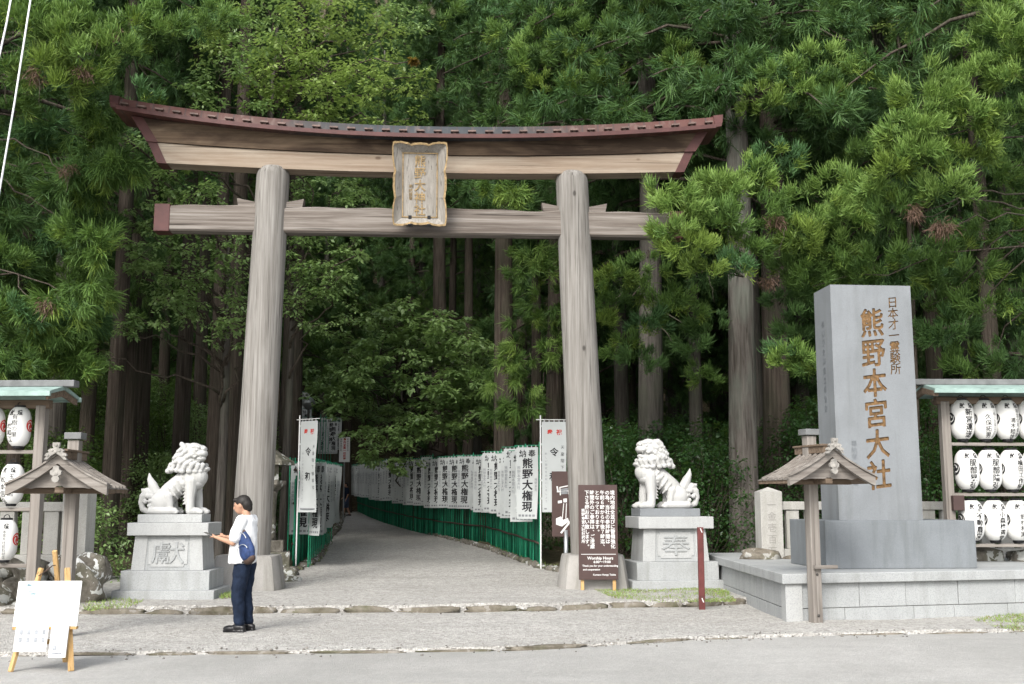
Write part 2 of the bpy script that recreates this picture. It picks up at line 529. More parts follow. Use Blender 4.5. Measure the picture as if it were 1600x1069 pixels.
xs2 = np.r_[-60, -30, np.linspace(-12, 12, 97), 30, 60]
def uz(x, y):
    if y < yl(LINE2, x) + .09: return -.02
    return path_z(y) + .007 * math.sin(x * 1.1 + y * 1.9) + .006 * math.sin(x * 2.9 - y * 1.3)
sheet('gravel_terrace', xs2, lambda x: yl(LINE2, x) + .06 + wob(x * 1.3), lambda x: 23.6, uz, 'path_gravel', 30)
mb = MB(); ys = np.linspace(23.3, 72, 60); v = []; f = []
for y in ys:
    a, b = xl(EDGE_L, y) - .1, xl(EDGE_R, y) + .1
    for k in range(9):
        x = a + (b - a) * k / 8; v.append((x, y, path_z(y) - .03 + .05 * min(1, (y - 23.3) / .9) + .004 * math.sin(x * 2 + y)))
n = 9
f = [(i * n + j, i * n + j + 1, (i + 1) * n + j + 1, (i + 1) * n + j) for i in range(len(ys) - 1) for j in range(n - 1)]
mb.add(v, f)
tag(mb.build('approach_path', 'path_gravel', smooth=True), kind='structure')
# forest floor: beyond the terrace, rising to a wooded hill
mb = MB(); gx = np.r_[np.linspace(-120, -20, 21), np.linspace(-18, 18, 73), np.linspace(20, 120, 21)]; gy = np.r_[np.linspace(20.5, 70, 100), np.linspace(72, 190, 40)]
v = []
for y in gy:
    for x in gx:
        z = hill_z(x, y)
        a, b = xl(EDGE_L, y), xl(EDGE_R, y)
        inside = min(x - a, b - x)
        if y < 23.6: z = path_z(y) - .06
        elif inside > -.1 and y < 73: z -= .10
        else: z += .05 * math.sin(x * 2.3 + y) * math.sin(y * 1.7) + min(.25, -inside * .12)
        v.append((x, y, z))
n = len(gx)
f = [(i * n + j, i * n + j + 1, (i + 1) * n + j + 1, (i + 1) * n + j) for i in range(len(gy) - 1) for j in range(n - 1)]
mb.add(v, f)
tag(mb.build('forest_floor', 'litter', smooth=True), kind='structure')

def rough_stone(mb, c, d, rng, rot=0, jag=.16, mi=0, seg=(7, 5)):
    """a worn boulder: a rounded box of uneven outline"""
    nu, nv = seg[0] * 2, seg[1] * 2; ph = rng.random(8) * 6.28; fr = rng.uniform(1.2, 4.2, (8, 3))
    v = []
    for i in range(nv + 1):
        th = math.pi * i / nv
        for j in range(nu):
            a = 2 * math.pi * j / nu
            q = np.array([math.sin(th) * math.cos(a), math.sin(th) * math.sin(a), math.cos(th)])
            k = np.abs(q).max() ** .55                       # towards a box
            s = 1 / k * .86 * (1 + jag * sum(math.sin(fr[m] @ q * 1.6 + ph[m]) for m in range(8)) / 3.2)
            p = q * s * np.array(d) / 2
            ca, sa = math.cos(rot), math.sin(rot)
            v.append((c[0] + p[0] * ca - p[1] * sa, c[1] + p[0] * sa + p[1] * ca, c[2] + p[2]))
    f = [(i * nu + j, (i + 1) * nu + j, (i + 1) * nu + (j + 1) % nu, i * nu + (j + 1) % nu) for i in range(nv) for j in range(nu)]
    return mb.add(v, f, mi)

def kerb(name, pts, rng, wmin, wmax, dep, hgt, z, mat='kerb_stone', skip=.1, jag=.13):
    p = np.array(pts, float)
    d = np.r_[0, np.cumsum(np.linalg.norm(np.diff(p[:, :2], axis=0), axis=1))]
    s = 0; mb = MB()
    while s < d[-1]:
        wd = rng.uniform(wmin, wmax); m = s + wd / 2
        x, y = np.interp(m, d, p[:, 0]), np.interp(m, d, p[:, 1]); x2, y2 = np.interp(m + .1, d, p[:, 0]), np.interp(m + .1, d, p[:, 1])
        zz = z if not callable(z) else z(y)
        if rng.random() > skip:
            rough_stone(mb, (x, y + rng.uniform(-.03, .05), zz + rng.uniform(-.035, .0)), (wd * 1.03, dep * rng.uniform(.8, 1.25), hgt * rng.uniform(.75, 1.1)), rng, math.atan2(y2 - y, x2 - x), jag)
        s += wd
    return tag(mb.build(name, mat, smooth=True), kind='structure')
kerb('roadside_kerb', [(x, y + .04) for x, y in LINE1 if -9 <= x <= 8], rng, .45, 1.3, .12, .075, -.03, skip=.12, jag=.2)
kerb('terrace_kerb', [(x, y + .025) for x, y in LINE2], rng, .35, 1.1, .15, .17, .022, skip=.0, jag=.2)
kerb('path_kerb', [(x + .10, y) for x, y in EDGE_R[1:]], rng, .25, .6, .28, .26, lambda y: path_z(y) + .03, 'rock')
kerb('path_kerb', [(x - .12, y) for x, y in EDGE_L], rng, .25, .6, .30, .26, lambda y: path_z(y) + .03, 'rock')

MAT['pebble'] = plain('pebble', (.20, .19, .17), .9, .4, 7)
# loose pebbles strewn along the kerbs and the forecourt
mb = MB()
for k in range(380):
    x = rng.uniform(-7, 8)
    if k % 3: y = yl(LINE1, x) + rng.normal(.0, .14); z = -.034 if y < yl(LINE1, x) + .04 else .006
    elif x < 3.6: y = yl(LINE2, x) + rng.normal(-.05, .14); z = .005 if y < yl(LINE2, x) + .06 else .115
    else: continue
    r = rng.uniform(.008, .022)
    mb.ell((x, y, z), (r, r * rng.uniform(.6, 1), r * .6), Matrix.Rotation(rng.uniform(0, 6), 3, 'Z'), 6, 4)
tag(mb.build('loose_gravel', 'pebble'), kind='stuff')

# ================================================================ TORII GATE
TA = math.radians(3.3); TC = (-1.67, 20.72, .11)
gate = empty('torii_gate', 'huge weathered wooden shrine gate with a curved copper roof over the path', 'gate', TC, TA)
def log(u0, u1, name):
    mb = MB(); rings = []; N = 28; zs = np.r_[np.linspace(.50, 7.72, 30), 7.80, 7.85, 7.88]
    for i, z in enumerate(zs):
        t = (z - .5) / 7.4; cx = u1 + (u0 - u1) * t; r = .355 + (.312 - .355) * t
        if z > 7.75: r *= {7.80: .95, 7.85: .87}.get(round(float(z), 2), .74)
        rings.append([(cx + r * math.cos(a) * (1 + .012 * math.sin(3 * a + z * .7) + .008 * math.sin(7 * a + z * 2)), r * math.sin(a) * (1 + .012 * math.sin(3 * a + z)), z) for a in [2 * math.pi * k / N for k in range(N)]])
    mb.sweep(rings)
    return mb.build(name, 'pillar_wood', gate, auto=50)
log(-2.89, -3.10, 'pillar'); log(2.83, 3.12, 'pillar')
for u in (-3.12, 3.16):
    mb = MB(); N = 28; rings = []
    for z, s in ((-.12, .655), (.55, .555), (.60, .535), (.61, .40)):
        ring = []
        for k in range(N):
            a = 2 * math.pi * (k + .5) / N; q = np.array([math.cos(a), math.sin(a)]); e = (abs(q[0]) ** 5 + abs(q[1]) ** 5) ** (-1 / 5)
            ring.append((u + q[0] * e * s, q[1] * e * s, z))
        rings.append(ring)
    mb.sweep(rings).build('base_stone', 'concrete', gate, auto=35)
# tie beam with copper end caps
def beam_rings(us, hw, z0, z1, curve=0, spread=0):
    R = []
    for u in us:
        k = curve * (abs(u) / 5.3) ** 2.4; c = .035
        R.append([(u, y, z + k) for y, z in ((-hw + c, z0), (hw - c, z0), (hw, z0 + c), (hw, z1 - c), (hw - c, z1), (-hw + c, z1), (-hw, z1 - c), (-hw, z0 + c))])
    return R
mb = MB(); us = np.linspace(-4.78, 4.70, 60)
R = beam_rings(us, .16, 6.59, 7.09)
for i, r in enumerate(R):
    u = us[i]; R[i] = [(x, y, z + (.018 * math.sin(u * 2.1) * math.sin(u * .7 + 1) + .012 * math.sin(u * 5.3) if z > 6.9 else 0)) for x, y, z in r]
mb.sweep(R).build('tie_beam', 'beam_wood', gate, auto=40)
beam = [o for o in gate.children if o.name.startswith('tie_beam')][0]
for s in (-1, 1):
    u0, u1 = (-5.06, -4.77) if s < 0 else (4.69, 4.98)
    MB().box(((u0 + u1) / 2, 0, 6.84), (u1 - u0, .345, .53)).build('end_cap', 'copper_cap', beam, bevel=.012)
for u, s in ((-2.92, -1), (-2.92, 1), (2.87, -1), (2.87, 1)):
    a, b = u + s * .18, u + s * .60
    mb = MB()
    p = [(a, -.11, 7.085), (b, -.11, 7.085), (b, .11, 7.085), (a, .11, 7.085), (a, -.11, 7.16), (b + s * .03, -.11, 7.25), (b + s * .03, .11, 7.25), (a, .11, 7.16)]
    mb.hexa(p).build('wedge', 'beam_wood', gate)
# lintel (shimaki), upper lintel (kasagi) and roof, all bowed
def lift(u, a): return a * (abs(u) / 5.6) ** 2.1
def rlift(u): return lift(u, .415 if u < 0 else .30) - .175
def bowed(name, mat, ua, ub, slope, z0, z1, hw0, hw1, a0, a1, cap_mat=None, capw=.17):
    mb = MB(); us = np.linspace(-1, 1, 61); R = []
    for t in us:
        r = []
        for y, z, aa, lo in ((-hw0, z0, a0, 1), (hw0, z0, a0, 1), (hw1, z1, a1, 0), (-hw1, z1, a1, 0)):
            ext = (ua if t < 0 else ub) + (0 if lo else slope)
            u = t * ext
            r.append((u, y, z + lift(u, aa)))
        R.append(r)
    mb.sweep(R)
    o = mb.build(name, mat, gate, auto=35)
    if cap_mat:
        for s in (-1, 1):
            e = ua if s < 0 else ub
            m2 = MB(); rr = []
            for off in (-capw, .02):
                r = []
                for y, z, aa, lo in ((-hw0 - .012, z0 - .012, a0, 1), (hw0 + .012, z0 - .012, a0, 1), (hw1 + .012, z1 + .004, a1, 0), (-hw1 - .012, z1 + .004, a1, 0)):
                    u = s * (e + (0 if lo else slope) + off); r.append((u, y, z + lift(u, aa)))
                rr.append(r)
            m2.sweep(rr).build('end_cap', cap_mat, o)
    return o
bowed('lintel', 'lintel_wood', 5.02, 4.98, .19, 7.78, 8.11, .20, .215, .14, .20, 'copper_cap', .16)
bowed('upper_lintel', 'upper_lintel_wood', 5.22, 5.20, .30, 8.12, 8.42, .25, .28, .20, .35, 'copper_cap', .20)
MAT['guard_copper'] = plain('guard_copper', (.15, .10, .085), .55, .4, 9)
roof_mb = MB(); us = np.linspace(-5.80, 5.62, 81); R = []
for u in us:
    k = rlift(u) + .145
    R.append([(u, -.52, 8.56 + k), (u, .52, 8.56 + k), (u, .52, 8.62 + k), (u, .43, 8.795 + k), (u, 0, 8.90 + k), (u, -.43, 8.795 + k), (u, -.52, 8.62 + k)])
R = [[(x, y, z - .145) for x, y, z in r] for r in R]
roof = roof_mb.sweep(R).build('roof', 'copper_roof', gate, auto=30)
m2 = MB(); R = []
for u in np.linspace(-5.74, 5.56, 61):
    k = rlift(u); R.append([(u, y, z + k) for y, z in ((-.565, 8.535), (-.521, 8.535), (-.521, 8.612), (-.565, 8.612))])
m2.sweep(R)
m2.build('eaves_board', 'copper_cap', roof)
m2 = MB()
for i, u in enumerate(np.linspace(-5.60, 5.42, 35)):
    k = rlift(u); sl_ = rlift(u + .1) - rlift(u)
    rot = Matrix.Rotation(-math.atan2(sl_, .1), 3, 'Y')
    m2 = MB().box((u, -.535, 8.665 + k), (.15, .10, .028), 0, rot).box((u, -.50, 8.645 + k), (.05, .06, .05), 0, rot)
    m2.build('snow_guard', 'guard_copper', roof)
ends = MB()
for s in (-1, 1):
    u = -5.82 if s < 0 else 5.64; k = rlift(u)
    r0 = [(u - s * .10, -.545, 8.545 + k), (u - s * .10, .545, 8.545 + k), (u - s * .10, .545, 8.63 + k), (u - s * .10, .45, 8.81 + k), (u - s * .10, 0, 8.915 + k), (u - s * .10, -.45, 8.81 + k), (u - s * .10, -.545, 8.63 + k)]
    r1 = [(u + s * .03, -.545, 8.57 + k), (u + s * .03, .545, 8.57 + k), (u + s * .05, .545, 8.645 + k), (u + s * .09, .45, 8.835 + k), (u + s * .10, 0, 8.93 + k), (u + s * .09, -.45, 8.835 + k), (u + s * .05, -.545, 8.645 + k)]
    MB().sweep([r0, r1]).build('gable_end', 'copper_cap', roof)

MAT['plaque_wood'] = wood('plaque_wood', 2, (.17, .155, .13), (.30, .28, .25), (.42, .40, .365))
# name plaque hung on the gate
TR = Matrix.Translation(TC) @ Matrix.Rotation(TA, 4, 'Z')
ploc = TR @ Vector((-.085, -.44, 6.70))
plq = empty('name_plaque', 'grey wooden name plaque in a scalloped gilt frame hanging on the gate beams', 'plaque', ploc, TA)
TILT = Matrix.Rotation(math.radians(9), 4, 'X') @ Matrix.Scale(.865, 4)
PH = 1.70
mb = MB().box((0, .02, PH / 2), (.78, .05, 1.42)); mb.xf(TILT).build('panel', 'plaque_wood', plq)
# flared inner boards of the frame and the wavy gilt rim
def rim(t, n):
    x = np.zeros(n); return x
hw, hh = .38, .70; cz = PH / 2
outer = []; inner = []
def side(n, a, b, bulge):
    out = []
    for i in range(n):
        t = i / n
        out.append((t, .5 * math.sin(math.pi * t) ** .7 * 0 + bulge * abs(math.sin(3 * math.pi * t)) ** .8))
    return out
corners = [(-hw, -hh), (hw, -hh), (hw, hh), (-hw, hh)]
oc = [(-.545, -.85), (.545, -.85), (.56, .87), (-.56, .87)]
nseg = 30
for k in range(4):
    a, b = corners[k], corners[(k + 1) % 4]; A, B = oc[k], oc[(k + 1) % 4]
    nx, nz = ((0, -1), (1, 0), (0, 1), (-1, 0))[k]
    for i in range(nseg):
        t = i / nseg
        inner.append((a[0] + (b[0] - a[0]) * t, .0, cz + a[1] + (b[1] - a[1]) * t))
        lobe = abs(math.sin(3 * math.pi * t)) ** .7
        bend = -.045 * math.sin(math.pi * t) + .035 * lobe
        outer.append((A[0] + (B[0] - A[0]) * t + nx * bend, -.16, cz + A[1] + (B[1] - A[1]) * t + nz * bend))
fr = MB(); n = len(inner)
back = [(x * 1.0, y + .06, z) for x, y, z in outer]
fr.add(inner + outer, [(i, (i + 1) % n, n + (i + 1) % n, n + i) for i in range(n)])
backi = [(x, .06, z) for x, y, z in inner]
fr.add(backi + back, [(i, n + i, n + (i + 1) % n, (i + 1) % n) for i in range(n)])
fr.xf(TILT)
frame = fr.build('frame', 'plaque_wood', plq)
g = MB()
ro = []
for i in range(n):
    x, y, z = outer[i]; d = Vector((x, 0, z - cz)).normalized(); bead = .010 * abs(math.sin(i * .9))
    ro.append([(x - d.x * .012, y - .025, z - d.z * .012), (x + d.x * (.028 + bead), y - .025 - bead, z + d.z * (.028 + bead)), (x + d.x * (.028 + bead), y + .075, z + d.z * (.028 + bead)), (x - d.x * .012, y + .075, z - d.z * .012)])
ro.append(ro[0]); g.sweep(ro, 0, False).xf(TILT)
g.build('gilt_rim', 'gold', frame)
g = MB()
for a, b in ((0, 1), (1, 2), (2, 3), (3, 0)):
    p, q = corners[a], corners[b]
    g.box(((p[0] + q[0]) / 2 * .97, -.012, cz + (p[1] + q[1]) / 2 * .985), (abs(p[0] - q[0]) + .022 if p[0] != q[0] else .022, .03, abs(p[1] - q[1]) + .0 if p[1] != q[1] else .022))
g.xf(TILT).build('gilt_border', 'gold', frame)
le = MB()
solid_column(le, '熊野大神社', 0, cz + .66, .265, lambda a, b, d: (a, -.008 - d, b), .012, 0, .012, sx=.95)
solid_column(le, '奉納謹書', -.20, cz + .02, .085, lambda a, b, d: (a, -.008 - d, b), .006, 0, .0)
le.xf(TILT).build('lettering', 'gold', plq)
for x in (-.21, .20):
    mb = MB().box((x, -.03, .085), (.07, .03, .22)).box((x, -.12, -.02), (.075, .18, .035)).box((x, -.08, -.05), (.16, .10, .022), 1)
    mb.xf(TILT).build('bracket', ['black_iron', 'iron'], plq, bevel=.006)

# ================================================================ GUARDIAN LION-DOGS
def lion(name, label, loc, rz, mirror, opened, seed):
    S = .00149
    def q(x, y, d=0): return Vector(((x - 480) * S, d * S, (890 - y) * S))
    mb = MB()
    def E(x, y, d, rx, ry, rd, rot=0):
        mb.ell(q(x, y, d), (rx * S, rd * S, ry * S), Matrix.Rotation(math.radians(rot), 3, 'Y'), 20, 14)
    def C(pts, rr, n=12): mb.chain([q(*p) for p in pts], [r * S for r in rr], n)
    # trunk, chest, haunches
    E(700, 470, 0, 135, 125, 125); E(690, 540, 0, 110, 80, 120)
    C([(690, 440, 0), (560, 520, 0), (420, 640, 0), (330, 750, 0)], [118, 112, 112, 108], 18)
    for d in (-1, 1):
        E(345, 745, d * 80, 125, 110, 62, -20)
        C([(420, 690, d * 90), (455, 830, d * 100)], [55, 34])
        C([(235, 850, d * 105), (330, 852, d * 112), (500, 852, d * 118)], [40, 42, 40])
        for t in (-22, 0, 22): E(520, 862, d * 118 + t, 32, 24, 13)
        fx = 0 if d < 0 else 55
        C([(672 + fx * .3, 520, d * 72), (668 + fx * .6, 640, d * 76), (664 + fx, 720, d * 78), (668 + fx, 850, d * 80)], [74, 62, 52, 50])
        C([(665 + fx, 850, d * 80), (760 + fx * .6, 856, d * 84)], [46, 40])
        for t in (-30, -10, 10, 30): E(790 + fx * .5, 862, d * 84 + t, 34, 26, 13)
        for k in range(5):     # fringe behind the foreleg
            C([(612 + fx * .5, 610 + k * 38, d * 74), (582 + fx * .5, 628 + k * 38, d * 80)], [19, 5], 8)
        E(583, 545, d * 105, 32, 34, 24)
        for k in range(5):     # ribs
            x0, y0 = 590 - k * 46, 428 + k * 46
            C([(x0 - 40, y0 - 8, d * 60), (x0 - 8, y0 + 45, d * 108), (x0 + 42, y0 + 110, d * 100), (x0 + 70, y0 + 150, d * 60)], [13, 17, 17, 10], 8)
        for k, (x, y) in enumerate(((240, 740), (215, 795), (262, 775), (285, 690))): E(x, y, d * (98 - k * 4), 26, 26, 24)
    # tail plume and its curls
    C([(255, 650, 0), (215, 560, 0), (185, 500, 0), (172, 430, 0)], [62, 52, 34, 7])
    C([(235, 700, 0), (160, 640, 0), (115, 625, 0), (92, 605, 0)], [60, 50, 26, 6])
    C([(200, 650, 0), (120, 690, 0), (98, 760, 0), (120, 835, 0), (180, 862, 0), (235, 850, 0)], [55, 48, 36, 34, 30, 34])
    for x, y, r in ((185, 685, 34), (150, 750, 28), (205, 745, 26), (225, 690, 30)): E(x, y, -40, r, r, 26); E(x, y, 40, r, r, 26)
    # neck and mane
    n0 = len(mb.v)
    E(615, 330, 0, 150, 120, 138); E(560, 300, 0, 130, 120, 128)
    C([(590, 180, 0), (510, 270, 0), (430, 385, 0)], [96, 84, 36], 16)
    rr = random.Random(seed)
    for d in (-1, 1):
        for k, (x, y) in enumerate(((395, 405), (450, 390), (512, 398), (572, 408), (650, 408), (715, 410), (760, 408))):
            dd = d * (52, 90, 118, 128, 126, 108, 80)[k]
            E(x, y, dd, 34, 30, 28); C([(x + 30, y - 70, dd * .98), (x, y, dd)], [30, 22], 8)
        for k, (x, y, dd) in enumerate(((560, 310, 132), (505, 300, 118), (455, 330, 92), (610, 260, 120), (540, 235, 108), (480, 255, 92), (520, 180, 84), (580, 200, 104), (440, 385, 72), (400, 392, 40), (620, 330, 132), (680, 340, 122))):
            C([(x + 46, y - 40, d * dd * .92), (x + 8, y - 8, d * dd), (x - 14, y + 14, d * dd * .96)], [16, 26, 15], 8)
            E(x - 12, y + 6, d * dd * 1.02, 22, 22, 18)
    for x, y in ((800, 395), (820, 380)): E(x, y, 0, 36, 28, 70)
    # head
    h0 = len(mb.v)
    E(670, 190, 0, 125, 108, 106); E(720, 160, 0, 80, 62, 88)
    E(782, 212, 0, 64, 40, 78); E(812, 205, 0, 34, 36, 58)            # upper muzzle
    E(808, 150, 0, 30, 26, 40)                                        # nose
    for d in (-1, 1):
        E(820, 158, d * 22, 16, 14, 18)
        E(748, 128, d * 52, 50, 20, 30, 18); E(716, 134, d * 70, 34, 18, 24, -12)      # brow
        E(756, 168, d * 66, 20, 18, 18)                               # eye
        E(700, 225, d * 88, 40, 30, 30); E(740, 246, d * 78, 26, 16, 20)                   # cheek and lip roll
        C([(800, 242, d * 46), (798, 262, d * 46)], [11, 5], 8)       # fang
        if mirror: C([(610, 120, d * 92), (575, 150, d * 108), (560, 178, d * 108)], [36, 32, 14], 10)
        else: C([(612, 145, d * 92), (582, 105, d * 104), (568, 80, d * 104)], [38, 30, 8], 10)
        for k in range(4): E(645 - k * 14, 235 + k * 26, d * (104 + 4 * k), 26, 24, 20)
    jaw = 296 if opened else 272
    E(762, jaw - 4, 0, 66, 24, 64, 8 if opened else 0); E(800, jaw - 10, 0, 30, 22, 46)
    C([(690, 260, 0), (740, jaw, 0)], [60, 30])
    for d in (-1, 0, 1): C([(780, jaw + 10, d * 30), (760, jaw + 40, d * 34)], [18, 8], 8)
    # the head turns a little towards the viewer
    piv = q(640, 300)
    Mh = Matrix.Translation(piv) @ Matrix.Rotation(math.radians(-24), 4, 'Z') @ Matrix.Translation(-piv)
    mb.xf(Mh, h0)
    if mirror: mb.xf(Matrix.Diagonal((-1, 1, 1, 1)))
    root = empty(name, label, 'statue', loc, rz)
    st = blob(mb, 'body', 'statue_stone', root, .008, 1, (0, 0, .135))
    mx = -1 if mirror else 1
    MB().box((mx * .0, 0, .0675), (1.06, .62, .135)).build('plinth', 'granite_pale' if not mirror else 'granite_blue', root, bevel=.008)
    if mirror: root.scale = (1.09, 1.09, 1.09)
    return root
def pedestal(label, loc, rz, ch, sc=1.0, sz=1.0):
    p = empty('statue_pedestal', label, 'pedestal', loc, rz)
    p.scale = (1, 1, sz)
    MB().box((0, 0, .04), (2.06 * sc, 1.55 * sc, .24)).build('footing', 'granite', p, bevel=.012)
    MB().box((0, 0, .155 + .19), (1.80 * sc, 1.32 * sc, .38)).build('lower_block', 'granite', p, bevel=.012)
    mb = MB().box((0, 0, .535 + .34), (1.44 * sc, 1.02 * sc, .68), 0, None, (.92, .92))
    drum = mb.build('drum', 'granite', p, bevel=.008)
    for s in (-1, 1):     # raised corner piers either side of the carved panel
        mb = MB(); x0, x1 = s * .46 * sc, s * .735 * sc
        lo, hi = min(x0, x1), max(x0, x1); y0, y1 = -.525 * sc, -.483 * sc; kx = .92
        mb.hexa([(lo, y0, .536), (hi, y0, .536), (hi, .52 * sc, .536), (lo, .52 * sc, .536), (lo * .94, y1, 1.214), (hi * kx, y1, 1.214), (hi * kx, .48 * sc, 1.214), (lo * .94, .48 * sc, 1.214)])
        mb.build('pier', 'granite_pale', drum, bevel=.006)
    fn = lambda a, b, d: (a, -.512 * sc + .06 * (b - .535) - d, b)
    mb = MB(); W, H_, c = .40 * sc, .27, .05; z = .875
    poly = [(-W + c, z - H_), (W - c, z - H_), (W - c, z - H_ + c), (W, z - H_ + c), (W, z + H_ - c), (W - c, z + H_ - c), (W - c, z + H_), (-W + c, z + H_), (-W + c, z + H_ - c), (-W, z + H_ - c), (-W, z - H_ + c), (-W + c, z - H_ + c)]
    mb.prism(poly, fn, .0, .012)
    mb.build('panel', 'granite_pale', drum)
    mb = MB(); solid_column(mb, ch, 0, z + .235, .46, lambda a, b, d: fn(a, b, d + .0121), .018, 0, .0, sx=1.25)
    mb.build('carved_letter', 'granite', drum)
    MB().box((0, 0, 1.215 + .125), (1.66 * sc, 1.20 * sc, .25)).build('cornice', 'granite_pale', p, bevel=.012)
    return p
LP = (-5.68, 19.0, .11); RP = (2.96, 21.25, .11)
pedestal('tiered granite pedestal carved with one large character, under the lion-dog by the standing man', LP, math.radians(2), '獻', .80, .83)
lion('guardian_statue', 'white stone lion-dog with upright ears, sitting left of the gate and facing right', (LP[0] - .02, LP[1], LP[2] + 1.2165), math.radians(2), False, False, 3)
pedestal('tiered granite pedestal carved with one large character, behind the dark red post', RP, math.radians(8), '奉', .86, .88)
lion('guardian_statue', 'white stone lion-dog with drooping ears, sitting right of the gate and facing left', (RP[0] - .06, RP[1], RP[2] + 1.2897), math.radians(8), True, True, 5)

# ================================================================ STONE MONUMENT ON ITS PLATFORM
plat = empty('stone_platform', 'low light grey granite platform with a capstone slab, carrying the tall monument', 'platform', (0, 0, 0))
cx, cy = 3.86, 15.96
a = math.radians(15)
F0 = np.array([cx, cy]); FR = F0 + 12 * np.array([math.cos(a), math.sin(a)]); BL = np.array([3.86, 22.4]); BR = np.array([15.0, 23.5])
def off(poly, d):
    n = len(poly); out = []
    for i in range(n):
        p0, p1, p2 = poly[i - 1], poly[i], poly[(i + 1) % n]
        e1 = (p1 - p0) / np.linalg.norm(p1 - p0); e2 = (p2 - p1) / np.linalg.norm(p2 - p1)
        n1 = np.array([e1[1], -e1[0]]); n2 = np.array([e2[1], -e2[0]])
        m = n1 + n2; m /= m @ n1
        out.append(p1 + m * d)
    return out
poly = [F0, FR, BR, BL]
zf = lambda a_, b_, d: (a_, b_, d)
MB().prism([tuple(p) for p in off(poly, -.035)], zf, -.2, .52).build('core', 'fence_stone', plat)
def wall_blocks(p, q, nrm, mb, rg, first=.30):
    L = np.linalg.norm(q - p); e = (q - p) / L
    for z0, z1, rows in ((-.12, .17, (.62, 1.25)), (.18, .52, (.75, 1.1))):
        s = first if first else 0
        while s < L:
            wd = rg.uniform(*rows); s1 = min(L, s + wd)
            c0 = p + e * (s + .004); c1 = p + e * (s1 - .004); o = nrm * rg.uniform(-.006, .004); i_ = -nrm * .05
            pts = [(*(c0 + o), z0), (*(c1 + o), z0), (*(c1 + i_), z0), (*(c0 + i_), z0), (*(c0 + o), z1), (*(c1 + o), z1), (*(c1 + i_), z1), (*(c0 + i_), z1)]
            mb.hexa(pts); s = s1
rg = np.random.default_rng(3); mb = MB()
e = (FR - F0) / np.linalg.norm(FR - F0)
wall_blocks(F0, FR, np.array([e[1], -e[0]]), mb, rg, .0 + .24)
mb.build('wall_stone', 'granite', plat, bevel=.006)
mb = MB()
L0 = BL + np.array([0, 0.0])
for z0, z1, rows in ((-.12, .17, (.7, 1.2)), (.18, .52, (.8, 1.2))):
    y = cy + .24
    while y < 22:
        y1 = y + rg.uniform(*rows); o = rg.uniform(-.004, .006)
        mb.hexa([(cx + o, y + .004, z0), (cx + .06, y + .004, z0), (cx + .06, y1 - .004, z0), (cx + o, y1 - .004, z0), (cx + o, y + .004, z1), (cx + .06, y + .004, z1), (cx + .06, y1 - .004, z1), (cx + o, y1 - .004, z1)]); y = y1
mb.build('wall_stone', 'granite', plat, bevel=.006)
pier = [F0 + np.array([-.02, -.03]), F0 + e * .235 + np.array([0.005, -.03]), F0 + e * .235 + np.array([-.06, .2]), F0 + np.array([-.02, .235])]
MB().prism([tuple(p) for p in pier], zf, -.12, .521).build('corner_pier', 'granite_pale', plat, bevel=.006)
MB().prism([tuple(p) for p in off(poly, .075)], zf, .524, .665).build('capstone', 'granite', plat, bevel=.012)

MA = math.radians(4.8)
mon = empty('stone_monument', 'tall blue-grey stone pillar with a carved golden inscription on a wide block', 'monument', (5.62, 17.30, .667), MA)
MB().box((.27, .60, .36), (2.36, 1.62, .72)).build('base_block', 'granite_dark', mon, bevel=.01)
shaft = MB().box((.06, .36, .721 + 1.84), (1.33, .74, 3.68), 0, None, (.985, .985)).build('shaft', 'granite_blue', mon, bevel=.008)
fy = .36 - .37
cut = MB()
for (tx, x, yt, sz), bold, st, sx in ((('熊野本宮大社', .06, 4.04, .47), .008, 1.015, .84), (('日本才一霊験所', .41, 4.22, .19), .0, .93, .95)):
    inf = .007 if sz > .3 else .002
    for ox, oz in ((0, inf), (0, -inf), (inf, 0), (-inf, 0)):      # the chisel widens every stroke
        solid_column(cut, tx, x + ox, yt + oz, sz, lambda a, b, d: (a, fy + .022 - d, b), .05, 0, bold, st, sx, .10)
        y = yt + oz - sz * st / 2
        for ch in tx:
            v, f = glyph(ch, bold)
            cut.add([(x + ox + a * sx * sz, fy + .022, y + (b + a * .10) * sz) for a, b in v], [tuple(reversed(q)) for q in f]); y -= sz * st
c = blob(cut, 'cut', 'carved_gold', mon, .0042, 3)       # the letters are cut into the stone, their hollows gilded
c.data.materials.clear(); c.data.materials.append(MAT['granite_blue']); c.data.materials.append(MAT['carved_gold'])
c.data.polygons.foreach_set('material_index', [1] * len(c.data.polygons))
shaft.modifiers.clear(); shaft.data.materials.append(MAT['carved_gold'])
md = shaft.modifiers.new('carve', 'BOOLEAN'); md.object = c; md.operation = 'DIFFERENCE'; md.solver = 'FAST'
bpy.context.view_layer.update()
me = bpy.data.meshes.new_from_object(shaft.evaluated_get(bpy.context.evaluated_depsgraph_get()))
if len(me.polygons) > 50: shaft.data = me
shaft.modifiers.clear(); shaft.data.polygons.foreach_set('use_smooth', [False] * len(shaft.data.polygons))
bpy.data.objects.remove(c)
fn = lambda a, b, d: (a, fy - .004 - d + .0015 * (b - .72), b)
ins = MB()
solid_column(ins, '奉納者一同謹書', -.32, 1.95, .10, fn, .002, 0, .0)
for side_x in (0,):
    solid_column(ins, '奉納記念碑建立奉賛会', .0, 3.9, .12, lambda a, b, d: (-.611 - d - .0026 * (b - .72) * -1, .36 + a, b), .002, 0, .0, 1.25)
ins.build('small_inscription', 'granite_dark', shaft)

MAT['carved_wood'] = plain('carved_wood', (.31, .295, .27), .9, .3, 14)
